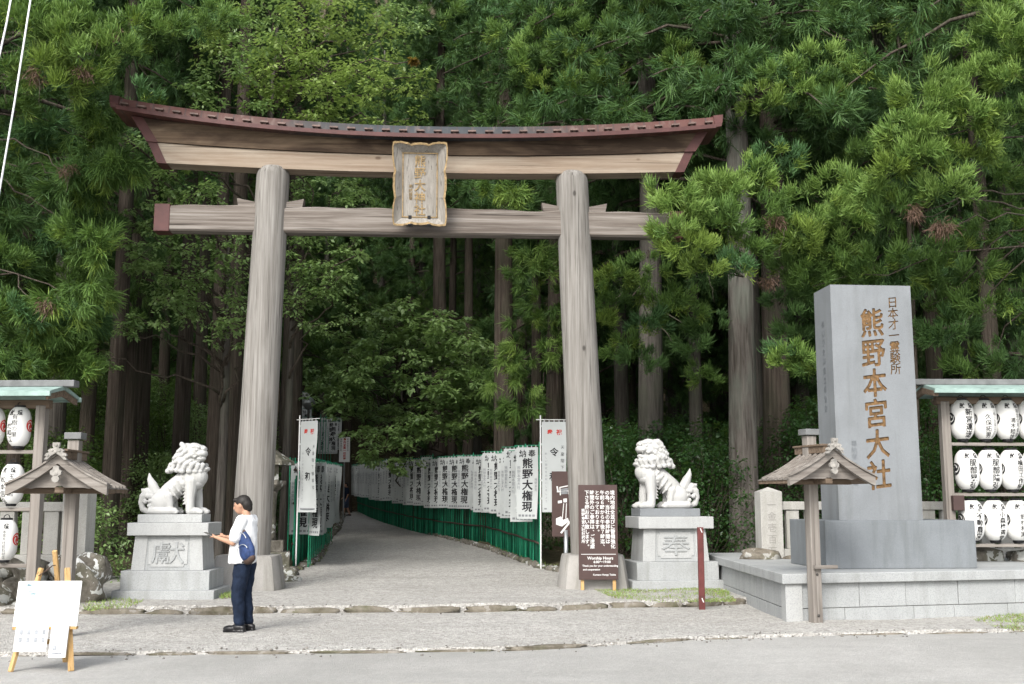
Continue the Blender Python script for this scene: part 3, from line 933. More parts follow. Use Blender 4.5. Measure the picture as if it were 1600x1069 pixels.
# ================================================================ ROOFED GATE POSTS
def roofed_post(label, loc, rz, h, side):
    """side=+1: the gable end faces the viewer with the post to its left; -1 mirrored"""
    r = empty('roofed_post', label, 'post', loc, rz)
    pw = .145
    MB().box((0, 0, h / 2 - .05), (pw, pw, h - .10)).build('post', 'grey_wood', r, bevel=.008)
    MB().box((0, 0, h - .045), (.215, .215, .085)).build('post_cap', 'green_copper_dark', r, bevel=.006)
    # curved gabled roof, ridge along local y
    y0, y1 = -.52, .30; xo = .0
    zr, ze, hw = h - .36, h - .73, (.655 if side > 0 else .605)
    def zc(t): return zr + (ze - zr) * (1.28 * t - .28 * t * t)
    rf = MB()
    for s in (-1, 1):
        R = []
        for t in np.linspace(0, 1, 9):
            R.append([(xo + s * hw * t, y0, zc(t)), (xo + s * hw * t, y1, zc(t)), (xo + s * hw * t, y1, zc(t) - .045), (xo + s * hw * t, y0, zc(t) - .045)])
        rf.sweep(R)
    roof = rf.build('roof', 'brown_wood', r, auto=50)
    bt = MB(); cb = MB()
    for s in (-1, 1):
        for k in range(6):      # lapped boards running down the slope
            ya = y0 - .0 + (y1 - y0) * k / 6; yb = ya + (y1 - y0) / 6
            R = [[(xo + s * hw * t * 1.02, ya + .004, zc(t) + .032), (xo + s * hw * t * 1.02, yb - .004, zc(t) + .008), (xo + s * hw * t * 1.02, yb - .004, zc(t) + .001), (xo + s * hw * t * 1.02, ya + .004, zc(t) + .001)] for t in np.linspace(.0, 1.0, 9)]
            bt.sweep(R)
            R = [[(xo + s * hw * t * 1.03, ya + q * .025 * 1, zc(t) + zz) for q, zz in ((-.6, .012), (.6, .012), (.5, .046), (-.5, .046))] for t in np.linspace(.05, 1.0, 9)]
            bt.sweep(R)
        R = [[(xo + s * hw * t * 1.02, y0 - .05, zc(t) + .05), (xo + s * hw * t * 1.02, y0 + .02, zc(t) + .05), (xo + s * hw * t * 1.02, y0 + .02, zc(t) - .055 - .02 * t), (xo + s * hw * t * 1.02, y0 - .05, zc(t) - .055 - .02 * t)] for t in np.linspace(0, 1, 11)]
        cb.sweep(R)
        R = [[(xo + s * hw * t * 1.03, y0 - .075, zc(t) + .075), (xo + s * hw * t * 1.03, y0 - .0, zc(t) + .075), (xo + s * hw * t * 1.03, y0 - .0, zc(t) + .052), (xo + s * hw * t * 1.03, y0 - .075, zc(t) + .052)] for t in np.linspace(0, 1, 11)]
        cb.sweep(R)
    bt.build('roof_boards', 'grey_wood_x', roof, auto=40)
    cb.build('gable_board', 'grey_wood_x', roof, auto=40)
    MB().box((xo, (y0 + y1) / 2 + .03, zr + .055), (.12, y1 - y0 - .06, .10)).box((xo, (y0 + y1) / 2 + .03, zr + .115), (.17, y1 - y0 - .03, .028)).build('ridge', 'brown_wood', roof, bevel=.006)
    # carved finial and pendant
    mb = MB(); fnf = lambda a, b, d: (a, y0 - .085 - d, b)
    half = [(.0, .20), (.042, .20), (.042, .155), (.03, .13), (.07, .125), (.10, .10), (.08, .08), (.12, .065), (.135, .04), (.11, .025), (.14, -.01), (.10, -.01), (.06, .035), (.0, .07)]
    poly = [(x, zr - .0 + z) for x, z in half[::-1]] + [(-x, zr - .0 + z) for x, z in half[1:-1]]
    mb.prism(poly, fnf, 0, .05)
    for x, z, q in ((.045, .10, .018), (-.045, .10, .018), (.095, .04, .018), (-.095, .04, .018), (0, .09, .022), (0, .165, .02)): mb.ell((x, y0 - .135, zr + z), (q, .012, q))
    mb.build('finial', 'carved_wood', roof)
    mb = MB(); half = [(0, -.16), (.035, -.145), (.05, -.11), (.03, -.08), (.065, -.06), (.07, -.02), (.04, .0), (.03, .04), (0, .05)]
    poly = [(x, zr - .13 + z) for x, z in half] + [(-x, zr - .13 + z) for x, z in half[::-1][1:-1]]
    mb.prism(poly, fnf, -.03, .015); mb.ell((0, y0 - .10, zr - .18), (.03, .012, .03))
    mb.build('pendant', 'carved_wood', roof)
    # tie beams under the roof
    mb = MB(); zb = ze + .02
    half = [(0, .015), (.03, .02), (.06, .0), (.30, .0), (.36, -.015), (.42, -.0), (.62, .05), (.30, .235), (0, .27)]
    poly = [(x, zb + z) for x, z in half] + [(-x, zb + z) for x, z in half[::-1][1:-1]]
    mb.prism([(xo + x, z) for x, z in poly], lambda a, b, d: (a, y0 + .06 + d, b), 0, .05)
    mb.build('gable_beam', 'grey_wood_x', r)
    MB().box((0, (y0 + y1) / 2, zb - .035), (1.12, .10, .075)).box((.0, (y0 + y1) / 2, zb - .03), (.11, y1 - y0 - .1, .07)).build('cross_beam', 'brown_wood', r, bevel=.006)
    mb = MB()
    for z in (.13, .55): mb.lathe([(.0, 0), (.022, 0), (.022, .02), (0, .02)], 12)
    m2 = MB()
    for z in (.14, .70): m2.ell((0, -pw / 2 - .004, z), (.020, .014, .020), None, 10, 6)
    m2.build('bolt', 'iron', r)
    if side > 0: MB().box((.12, -.112, .80), (.36, .05, .05)).build('latch_bar', 'grey_wood_x', r, bevel=.006)
    return r
pR = G(1275, 974); roofed_post('roofed wooden gate post with a small latch bar, before the stone monument', (*pR[:2], -.03), math.radians(17), 2.72, 1)
roofed_post('roofed wooden gate post partly hidden behind the easel and its white board', (-5.63, 14.35, -.03), math.radians(2), 2.58, -1)

# ================================================================ LANTERN RACKS
LR, LH = .200, .66
def lan_r(z):           # radius of the paper body at height z (0..LH)
    t = z / LH * 2 - 1
    return LR * (1 - abs(t) ** 3.6 * .60) ** .75 if abs(t) < 1 else LR * .50
def lan_pt(a, z, o=.0065):
    r = lan_r(min(max(z, .001), LH - .001)) + o
    th = a / LR
    return (r * math.sin(th), -r * math.cos(th), z)
def lantern_proto(texts, emblem, eside):
    r = empty('paper_lantern', 'x', 'lantern')
    mb = MB(); prof = [(.001, .0), (.085, .0)]
    for i in range(61):
        z = LH * i / 60; prof.append((lan_r(z) * (1 + (.010 if i % 2 else -.004)), z))
    prof += [(.085, LH), (.001, LH)]
    mb.lathe(prof, 32)
    mb.build('paper_body', 'paper', r, smooth=True)
    MB().lathe([(.001, LH - .01), (.095, LH - .01), (.10, LH + .03), (.085, LH + .035), (.001, LH + .035)], 20).tube([(.05 * math.cos(t), 0, LH + .035 + .055 * math.sin(t)) for t in np.linspace(0, math.pi, 9)], .007, 6).build('top_ring', 'black_iron', r)
    MB().lathe([(.001, -.045), (.075, -.045), (.088, -.03), (.09, .006), (.001, .006)], 20).build('bottom_ring', 'black_iron', r)
    mb = MB(); fn = lambda a, b: lan_pt(a, b)
    column(mb, '献', -.075 - eside * .03, LH - .05, .095, fn, 0, .02)
    column(mb, '燈', .085 - eside * .03, LH - .05, .095, fn, 0, .02)
    for s, x, y, size, bold in texts: column(mb, s, x - eside * .03, LH - y, size * 1.06, fn, 0, bold - .004, 1.0, 1.1)
    mb.build('lettering', 'ink', r)
    mb = MB(); ca = eside * LR * 1.36; cz = LH * .52; er = .105; V = []; N = 28
    grid = []
    for i in range(6):
        for k in range(N):
            t = 2 * math.pi * k / N; q = er * i / 5
            grid.append(lan_pt(ca + q * math.cos(t) * .95, cz + q * math.sin(t), .006))
    mb.add(grid, [(i * N + k, i * N + (k + 1) % N, (i + 1) * N + (k + 1) % N, (i + 1) * N + k) for i in range(5) for k in range(N)])
    for c in range(3):        # comma swirls
        pts = []; base = c * 2.094 + .4
        for i in range(13):
            t = i / 12; ang = base + t * 2.3; rad = er * (.42 + .42 * t); wd = er * .12 * (1 - t) ** .8 + .001
            pts.append((ang, rad, wd))
        L_ = [lan_pt(ca + (rd + wd) * math.cos(an) * .95, cz + (rd + wd) * math.sin(an), .0085) for an, rd, wd in pts]
        R_ = [lan_pt(ca + (rd - wd) * math.cos(an) * .95, cz + (rd - wd) * math.sin(an), .0085) for an, rd, wd in pts]
        n = 13
        mb.add(L_ + R_, [(i, i + 1, n + i + 1, n + i) for i in range(12)], 1)
    mb.build('emblem', [emblem, 'paper'], r)
    return r
def rack(label, loc, rz, x0, x1, post_x, h, rows, lean_z):
    r = empty('lantern_rack', label, 'lantern rack', loc, rz)
    for px in post_x: MB().box((px, 0, h / 2), (.15, .15, h)).build('post', 'grey_wood', r, bevel=.01)
    for z in rows: MB().box(((x0 + x1) / 2, -.02, z - .085), (x1 - x0, .09, .055)).build('shelf_rail', 'grey_wood_x', r, bevel=.006)
    MB().box(((x0 + x1) / 2, 0, h + .02), (x1 - x0 + .35, .13, .13)).build('top_beam', 'brown_wood', r, bevel=.008)
    sg = 1 if post_x[0] < (x0 + x1) / 2 else -1
    e = x0 - .38 if sg > 0 else x1 + .38
    far = x1 + .6 if sg > 0 else x0 - .6
    lo, hi = min(e, far), max(e, far)
    rf = MB(); zt = h + .30
    for s in (-1, 1):
        p = [(lo, 0, zt - .06), (hi, 0, zt - .06), (hi, s * .52, h + .13), (lo, s * .52, h + .13), (lo, 0, zt), (hi, 0, zt), (hi, s * .52, h + .175), (lo, s * .52, h + .175)]
        if s > 0: rf.hexa(p)
        else: rf.hexa([p[1], p[0], p[3], p[2], p[5], p[4], p[7], p[6]])
    roof = rf.build('roof', 'green_copper', r)
    mb = MB()
    for s in (-1, 1): mb.box(((lo + hi) / 2, s * .535, h + .135), (hi - lo + .04, .045, .07))
    mb.build('eaves_batten', 'green_copper', roof)
    mb = MB().box(((lo + hi) / 2 , 0, zt + .03), (hi - lo + .34, .20, .10)); mb.build('ridge_cap', 'green_copper_dark', roof, bevel=.01)
    mb = MB()
    for s in (-1, 1):
        p = [(e - .02, 0, zt - .16), (e + .06 * sg, 0, zt - .16), (e + .06 * sg, s * .5, h + .05), (e - .02, s * .5, h + .05), (e - .02, 0, zt - .062), (e + .06 * sg, 0, zt - .062), (e + .06 * sg, s * .5, h + .128), (e - .02, s * .5, h + .128)]
        mb.hexa(p)
    mb.build('gable_board', 'brown_wood', roof)
    return r
SP = .365
# right rack
RK = (7.34, 18.9, .62); RZ = math.radians(2)
rr_ = rack('weathered lantern rack with a green copper roof, right of the stone monument', RK, RZ, .05, 4.9, (.02, 2.5, 4.9), 2.74, (2.10, 1.255, .41), 0)
MB().box((.12, -.12, 1.03), (.19, .10, .25)).build('meter_box', 'brown_board', rr_, bevel=.008)
TR_R = [[[('新宮運送', .03, .15, .115, .02), ('（株', .02, .57, .07, .01)], [('久保拓男', -.03, .24, .095, .01), ('(株)久保公吉店', .09, .15, .058, .0)], [('浦木睦雄', -.0, .30, .088, .01), ('新宮信用金庫', .10, .15, .075, .0)], [('熊野交通', .02, .16, .10, .02)]],
        [[('服部晃弘', .02, .15, .12, .02)], [('服部隆弘', .02, .15, .12, .02)], [('横田工作所', .05, .17, .094, .02), ('有', .05, .11, .06, .0)], [('熊野商店', .02, .16, .11, .02)]],
        [[('不動農園', .04, .20, .105, .02), ('株', .04, .13, .06, .0)], [('小森梅選堂', .04, .18, .092, .02), ('株', .04, .13, .05, .0)], [('野村和実', .0, .22, .09, .01), ('有福亀堂', .11, .15, .07, .0)], [('本宮商会', .02, .16, .11, .02)]]]
names = ['leftmost', 'second from the left', 'third from the left', 'rightmost']
rown = ['top row', 'middle row', 'bottom row']
ca, sa = math.cos(RZ), math.sin(RZ)
for i, z in enumerate((2.10, 1.255, .41)):
    for k in range(4):
        x = .05 + .315 + k * SP * 1.06 - .05 + (.035 * i); y = -.02
        o = lantern_proto(TR_R[i][k], 'ink', -1)
        o['label'] = 'black-crested white lantern, %s of the %s, right-hand rack' % (names[k], rown[i])
        o['group'] = 'paper lanterns on the right-hand rack'
        o.location = (RK[0] + x * ca - y * sa, RK[1] + x * sa + y * ca, RK[2] + z)
        o.rotation_euler.z = RZ + math.radians(-6)
# left rack
LK = (-7.12, 16.7, .02)
LZ = math.radians(-2)
rack('weathered lantern rack with a green copper roof at the left edge', LK, LZ, -4.2, .0, (.05, -2.4, -4.2), 3.08, (2.47, 1.62, .80), 0)
TR_L = [[[('有樹の里', .0, .12, .095, .0), ('塚和江', -.10, .28, .10, .02)], [('本宮町', 0, .15, .12, .02)]],
        [[('松本信弘', -.09, .20, .11, .01), ('玉置商店', .06, .16, .09, .0)], [('川湯', 0, .15, .13, .02)]],
        [[('高栖農園', -.09, .28, .088, .01), ('本宮大社前石材店', .06, .16, .057, .0)], [('湯峰', 0, .15, .13, .02)]]]
ln = ['nearest the right post', 'cut by the photo edge']
for i, z in enumerate((2.47, 1.62, .80)):
    for k in range(2):
        x = -.26 - k * .40 - (.05 * i if i else 0); y = -.06
        o = lantern_proto(TR_L[i][k], 'red_ink', 1)
        o['label'] = 'red-crested white lantern, %s, left-hand rack, %s' % (rown[i], ln[k])
        o['group'] = 'paper lanterns on the left-hand rack'
        o.location = (LK[0] + x * math.cos(LZ) - y * math.sin(LZ), LK[1] + x * math.sin(LZ) + y * math.cos(LZ), LK[2] + z)
        o.rotation_euler.z = math.radians(8); o.scale = (.84, .84, .88)

# ================================================================ STONE FENCES, ROCKS
def stone_fence(label, loc, rz, L, sgn, base, inscr):
    r = empty('stone_fence', label, 'fence', loc, rz)
    mb = MB(); w_ = .40; hp = 1.18
    mb.box((0, 0, hp / 2), (w_, w_, hp)); mb.add([(-.2, -.2, hp), (.2, -.2, hp), (.2, .2, hp), (-.2, .2, hp), (0, 0, hp + .085)], [(0, 1, 4), (1, 2, 4), (2, 3, 4), (3, 0, 4)])
    post = mb.build('end_post', 'fence_stone', r, bevel=.008)
    m = MB(); solid_column(m, inscr, 0, 1.05, .17, lambda a, b, d: (a, -.201 - d, b), .003, 0, .0, 1.2)
    m.build('inscription', 'concrete', post)
    x0, x1 = sorted((sgn * .22, sgn * L))
    MB().box(((x0 + x1) / 2, 0, .93), (x1 - x0, .20, .15)).build('top_rail', 'fence_stone', r, bevel=.01)
    MB().box(((x0 + x1) / 2, 0, .08), (x1 - x0, .26, .16)).build('bottom_rail', 'fence_stone', r, bevel=.01)
    k = 0
    while .42 + k * .36 < L:
        MB().box((sgn * (.42 + k * .36), 0, .5075), (.235, .14, .691)).build('baluster', 'fence_stone', r, bevel=.008); k += 1
    return r
stone_fence('grey stone fence with a pointed end post, behind the tall monument', (4.66, 20.4, .67), math.radians(3), 7.4, 1, 0, '一金壱百万円也')
stone_fence('grey stone fence with a pointed end post, left by the lichened boulder', (-7.05, 18.3, .66), math.radians(0), 4.6, -1, 0, '奉納一金百万円')
rk = np.random.default_rng(11)
def boulder(label, c, d, seed, mat='rock', rot=0.0, jag=.2, group=None):
    mb = MB(); rough_stone(mb, (0, 0, 0), d, np.random.default_rng(seed), rot, jag, 0, (14, 12))
    return tag(mb.build('boulder', mat, smooth=True, loc=c), label, 'boulder', group)
boulder('brown boulder spotted with white lichen, beside the left statue pedestal', (-6.85, 17.9, .42), (.95, .9, .95), 4, 'rock_lichen', .2)
ROCKG = 'boulders of the dark retaining wall under the left lantern rack'
for i, (x, y, z, dx, dz) in enumerate(((-7.55, 17.7, .42, .62, .75), (-8.15, 17.7, .50, .8, .62), (-8.05, 17.55, .12, .9, .55), (-8.95, 17.7, .45, .9, .85), (-7.45, 17.55, .02, .5, .45), (-8.75, 17.5, .0, .7, .5))):
    boulder('dark mossy boulder in the retaining wall under the left lantern rack', (x, y, z), (dx, .8, dz), 20 + i, 'rock', .3 * i, .2, ROCKG)
G2 = 'boulders under the right stone fence'
for i, (x, y, z, dx, dz) in enumerate(((4.42, 20.1, .60, .78, .50), (5.08, 20.1, .56, .66, .34), (5.65, 20.1, .56, .7, .3), (4.25, 20.0, .2, .6, .6))):
    boulder('mossy brown boulder under the right stone fence', (x, y, z), (dx, .6, dz), 40 + i, 'rock_brown', .2 * i, .2, G2)
G3 = 'rocks under the far end of the right lantern rack'
for i, (x, y, z, dx, dz) in enumerate(((8.1, 19.5, .62, .8, .6), (8.9, 19.4, .6, .9, .55), (9.8, 19.5, .62, .8, .6))):
    boulder('dark rock under the right lantern rack', (x, y, z), (dx, .6, dz), 60 + i, 'rock', .2 * i, .2, G3)
boulder('flat mossy rock at the foot of the left green fence', (-4.85, 23.6, .12), (.9, .8, .42), 71, 'rock', .3)
boulder('small mossy rock beside the left gate pillar', (-4.45, 22.5, .08), (.55, .6, .30), 72, 'rock', .8)
boulder('flat rock at the foot of the right celebration banner', (1.35, 24.6, .14), (.8, .5, .26), 73, 'rock', .1)

# ================================================================ EASEL WITH BOARDS
ez = -.04; eY = 11.75
es = empty('easel', 'pale wooden easel holding a white notice board at the roadside', 'easel', (-4.79, eY, ez), math.radians(4))
def stick(p, q, w_, t_, name):
    p, q = Vector(p), Vector(q); d = (q - p); rot = d.to_track_quat('Z', 'Y').to_matrix()
    return MB().box((p + q) / 2, (w_, t_, d.length), 0, rot).build(name, 'pale_wood', es, bevel=.006)
stick((-.30, -.12, 0), (-.13, .10, 1.02), .055, .035, 'leg')
stick((.30, -.12, 0), (.135, .10, 1.02), .055, .035, 'leg')
stick((.03, .55, .0), (.0, .09, 1.20), .05, .035, 'leg')
MB().box((0, -.055, .425), (.64, .07, .028)).build('ledge', 'pale_wood', es, bevel=.004)
MB().box((.0, .0, .28), (.44, .025, .05)).build('cross_bar', 'pale_wood', es, bevel=.004)
MB().tube([(-.14, .06, .94), (-.05, .03, 1.0), (.0, .045, 1.045), (.03, .05, 1.05)], .006, 6).build('cord', 'bag_brown', es)
tilt = Matrix.Translation((0, -.075, .44)) @ Matrix.Rotation(math.radians(-12), 4, 'X')
def sheet_thing(name, label, cat, w_, h_, t_, pics, x, z, extra=0, mats=('board_white', 'grey_ink', 'gold', 'green_copper')):
    M_ = Matrix.Translation((-4.79, eY, ez)) @ Matrix.Rotation(math.radians(4), 4, 'Z') @ tilt @ Matrix.Translation((x, -extra, z))
    r = empty(name, label, cat); r.matrix_world = M_
    MB().box((0, 0, h_ / 2), (w_, t_, h_)).build('sheet', 'board_white', r, bevel=.003)
    mb = MB()
    for (a, b, c, d, m) in pics: mb.add([(a, -t_ / 2 - .002, b), (c, -t_ / 2 - .002, b), (c, -t_ / 2 - .002, d), (a, -t_ / 2 - .002, d)], [(0, 1, 2, 3)], m)
    mb.build('faded_print', list(mats[1:]) if False else ['faint_grey', 'faint_blue', 'faint_red'], r)
    return r
MAT['faint_grey'] = plain('faint_grey', (.30, .32, .34), .6, .3, 30)
MAT['faint_blue'] = plain('faint_blue', (.36, .50, .56), .6, .12, 20)
MAT['faint_red'] = plain('faint_red', (.60, .33, .26), .6, .12, 20)
rq = random.Random(5); pics = []
for k in range(90):
    a = rq.uniform(-.29, .27); b = rq.uniform(.03, .42); ww = rq.uniform(.006, .03)
    pics.append((a, b, a + ww, b + rq.uniform(.003, .008), rq.choice((0, 0, 1, 1, 2))))
for k in range(12):
    a = -.28 + rq.uniform(0, .12); b = .24 + rq.uniform(0, .18); pics.append((a, b, a + rq.uniform(.02, .06), b + rq.uniform(.01, .03), 1))
for k in range(6):
    a = rq.uniform(-.05, .10); pics.append((a, .05 + k * .02, a + rq.uniform(.04, .10), .062 + k * .02, 2))
sheet_thing('notice_board', 'large white notice board with a faded map resting on the easel', 'board', .64, .46, .018, pics, 0, 0)
pics = [(-.12 + i * .075, .09 + j * .075, -.085 + i * .075, .14 + j * .075, 0) for i in range(4) for j in range(2)]
sheet_thing('paper_sheet', 'white sheet with rows of small grey pictures, lower left on the easel', 'paper', .325, .24, .008, pics, -.115, -.25, .024)
pics = [(-.05, .03, .05, .05, 0), (-.05, .07, -.01, .12, 0), (-.05, .14, .05, .15, 0), (-.06, .20, .06, .21, 2)]
sheet_thing('leaflet_holder', 'small clear holder with white leaflets, lower right on the easel', 'leaflets', .17, .32, .03, pics, .165, -.31, .026)

# ================================================================ SIGNS, POLES
b0, b1 = D(905, 921, 20.1), D(966, 921, 20.1)
sgn = empty('notice_sign', 'brown notice board with white vertical writing on two wooden legs, before the right gate pillar', 'sign', (.5 * (b0[0] + b1[0]), 20.1, .11), math.radians(3))
SW, SB, ST = .70, .19, 1.86
MB().box((0, 0, (SB + ST) / 2), (SW, .035, ST - SB)).build('panel', 'brown_board', sgn, bevel=.004)
for x in (-.285, .285): MB().box((x, .035, .55), (.06, .03, 1.24)).build('leg', 'pale_wood', sgn, bevel=.004)
mb = MB(); fn = lambda a, b: (a, -.0205, b)
cols = ['境内地保全並びに警備強化', 'の為、当社の参拝時間は', '午前６時から午後７時迄、', 'となっております。', '時間外のご参拝は、ご遠慮', '下さる様お願い致します。']
for i, s in enumerate(cols): column(mb, s, .262 - i * .092, 1.765, .086, fn, 0, .014)
column(mb, '熊野本宮大社社務所', .262 - 6 * .088, 1.44, .068, fn, 0, .012)
mb.add([fn(-.31, .632), fn(.31, .632), fn(.31, .641), fn(-.31, .641)], [(0, 1, 2, 3)])
row(mb, 'Worship Hours', -.20, .545, .072, fn, 0, .02)
row(mb, '6:00～19:00', -.09, .482, .062, fn, 0, .02)
row(mb, 'Thank you for your understanding', -.29, .42, .046, fn, 0, .02)
row(mb, 'and cooperation', -.28, .355, .046, fn, 0, .02)
row(mb, 'Kumano Hongu Taisha', -.10, .265, .044, fn, 0, .02)
mb.build('lettering', 'white_paint', sgn)

m0 = D(889, 838, 22.6)
ms = empty('map_sign', 'brown map board with a white site plan, half hidden by the right gate pillar', 'sign', (m0[0] + .0, 22.6, .11), math.radians(3))
MB().tube([(-.06, 0, 0), (-.06, 0, 1.0)], .045, 12).build('pole', 'grey_metal', ms, smooth=True)
MB().box((.06, 0, 1.52), (.80, .04, 1.30)).build('panel', 'brown_board', ms, bevel=.004)
mb = MB(); fn = lambda a, b: (a + .06, -.0225, b + .87)
def pl(pts, m=0): mb.add([fn(*p) for p in pts], [tuple(range(len(pts)))], m)
pl([(-.30, .88), (-.04, .90), (-.02, .92), (-.30, .905)]); pl([(-.31, 1.0), (-.29, .88), (-.26, .88), (-.28, 1.0)])
pl([(-.24, .82), (-.22, .82), (-.23, .98), (-.25, .98)]); pl([(-.25, .965), (-.07, 1.0), (-.07, 1.02), (-.25, .985)]); pl([(-.07, .84), (-.05, .84), (-.05, 1.02), (-.07, 1.02)]); pl([(-.22, .84), (-.08, .85), (-.08, .97), (-.22, .95)], 1)
pl([(-.28, .66), (-.20, .67), (-.20, .72), (-.28, .71)]); pl([(-.17, .68), (-.10, .68), (-.10, .76), (-.17, .75)]); pl([(-.20, .36), (-.185, .36), (-.155, .66), (-.17, .66)]); pl([(-.13, .36), (-.115, .36), (-.10, .66), (-.115, .66)])
pl([(-.32, .24), (-.20, .20), (-.06, .30), (-.08, .37), (-.18, .33), (-.22, .40), (-.32, .36)]); pl([(-.24, .08), (-.205, .06), (.10, .44), (.07, .46)]); pl([(-.05, .34), (-.02, .33), (.06, .56), (.03, .57)])
pl([(-.02, .30), (.01, .29), (.14, .12), (.10, .12)]); pl([(.02, .86), (.34, .86), (.34, .88), (.02, .88)]); pl([(.05, 1.14), (.36, 1.14), (.36, 1.16), (.05, 1.16)])
for k in range(4): pl([(.02, .60 - k * .04), (.30, .60 - k * .04), (.30, .608 - k * .04), (.02, .608 - k * .04)])
mb.build('site_plan', ['white_paint', 'grey_ink'], ms)

rp = G(1097, 952, .0)
pole = empty('marker_post', 'dark red painted square metal post standing in front of the right statue pedestal', 'post', (*rp[:2], -.02))
MB().box((0, 0, .64), (.095, .06, 1.30)).build('shaft', 'red_pole', pole, bevel=.008)
for z in (.16, 1.24): MB().box((.01, -.033, z), (.014, .004, .07), 0, Matrix.Rotation(-.4, 3, 'Y')).build('reflector_strip', 'white_paint', pole)

s0 = D(538, 722, 52)
ws = empty('warning_sign', 'narrow white sign with a red vertical warning, far down the path on the left', 'sign', (s0[0], 52, path_z(52)), 0)
hh = D(538, 683, 52)[2] - path_z(52); hl = D(538, 722, 52)[2] - path_z(52)
MB().tube([(0, .03, -.3), (0, .03, hl + .1)], .03, 8).build('pole', 'grey_metal', ws)
MB().box((0, 0, (hh + hl) / 2), (.50, .03, hh - hl)).build('panel', 'board_white', ws, bevel=.004)
mb = MB(); fn = lambda a, b: (a, -.0175, b)
column(mb, '境内全面一切禁煙', 0, hh - .05, (hh - hl - .1) / 8.2, fn, 0, .03)
column(mb, '熊野本宮大社', .15, hh - .06, .10, fn, 1, .0); column(mb, '熊野本宮大社', -.16, hh - .06, .10, fn, 1, .0)
mb.build('lettering', ['red_ink', 'ink'], ws)

# two pale ropes crossing the upper left corner
for i, (p, q) in enumerate((((52, -40), (-14, 370)), ((22, -40), (-6, 105)))):
    a, b = D(*p, 9.5), D(*q, 9.2)
    o = MB().tube([a + (a - b) * 1.0, (a + b) / 2 + np.array([.015, 0, -.02]), b + (b - a) * .3], .0085, 8).build('flagpole_rope', 'rope_white', smooth=True)
    tag(o, ('long pale rope hanging across the upper left corner, the longer of the two', 'short length of pale rope at the very upper left corner, the shorter of the two')[i], 'rope')

# stone lantern in the shade behind the left pillar
sl_ = empty('stone_lantern', 'old grey stone lantern in the shade behind the left gate pillar', 'stone lantern', (-5.35, 24.6, .1), .2)
MB().box((0, 0, .25), (1.0, 1.0, .5)).box((0, 0, .62), (.72, .72, .24)).build('base', 'rock', sl_, bevel=.02)
MB().lathe([(.001, .74), (.22, .74), (.19, .85), (.17, 1.3), (.19, 1.72), (.22, 1.80), (.001, 1.80)], 16).build('shaft', 'rock', sl_, smooth=True)
MB().lathe([(.001, 1.8), (.2, 1.8), (.38, 1.95), (.38, 2.03), (.001, 2.03)], 6).box((0, 0, 2.2), (.42, .42, .36)).build('fire_box', 'rock', sl_)
MB().lathe([(.001, 2.37), (.56, 2.37), (.54, 2.45), (.30, 2.60), (.16, 2.70), (.10, 2.72), (.12, 2.80), (.06, 2.92), (.001, 2.96)], 6).build('roof', 'rock', sl_)
# lamp post with a globe lamp up the slope
lp = D(482, 640, 46)
lamp = empty('lamp_post', 'slim dark lamp post with a round shade beyond the left banners', 'lamp post', (lp[0], 46, hill_z(lp[0], 46)))
MB().tube([(0, 0, 0), (0, 0, lp[2] - hill_z(lp[0], 46))], .05, 10).build('pole', 'iron', lamp)
MB().lathe([(.001, 0), (.12, .0), (.30, .22), (.30, .34), (.12, .50), (.001, .52)], 16, (0, 0, lp[2] - hill_z(lp[0], 46))).build('lamp_shade', 'grey_metal', lamp, smooth=True)

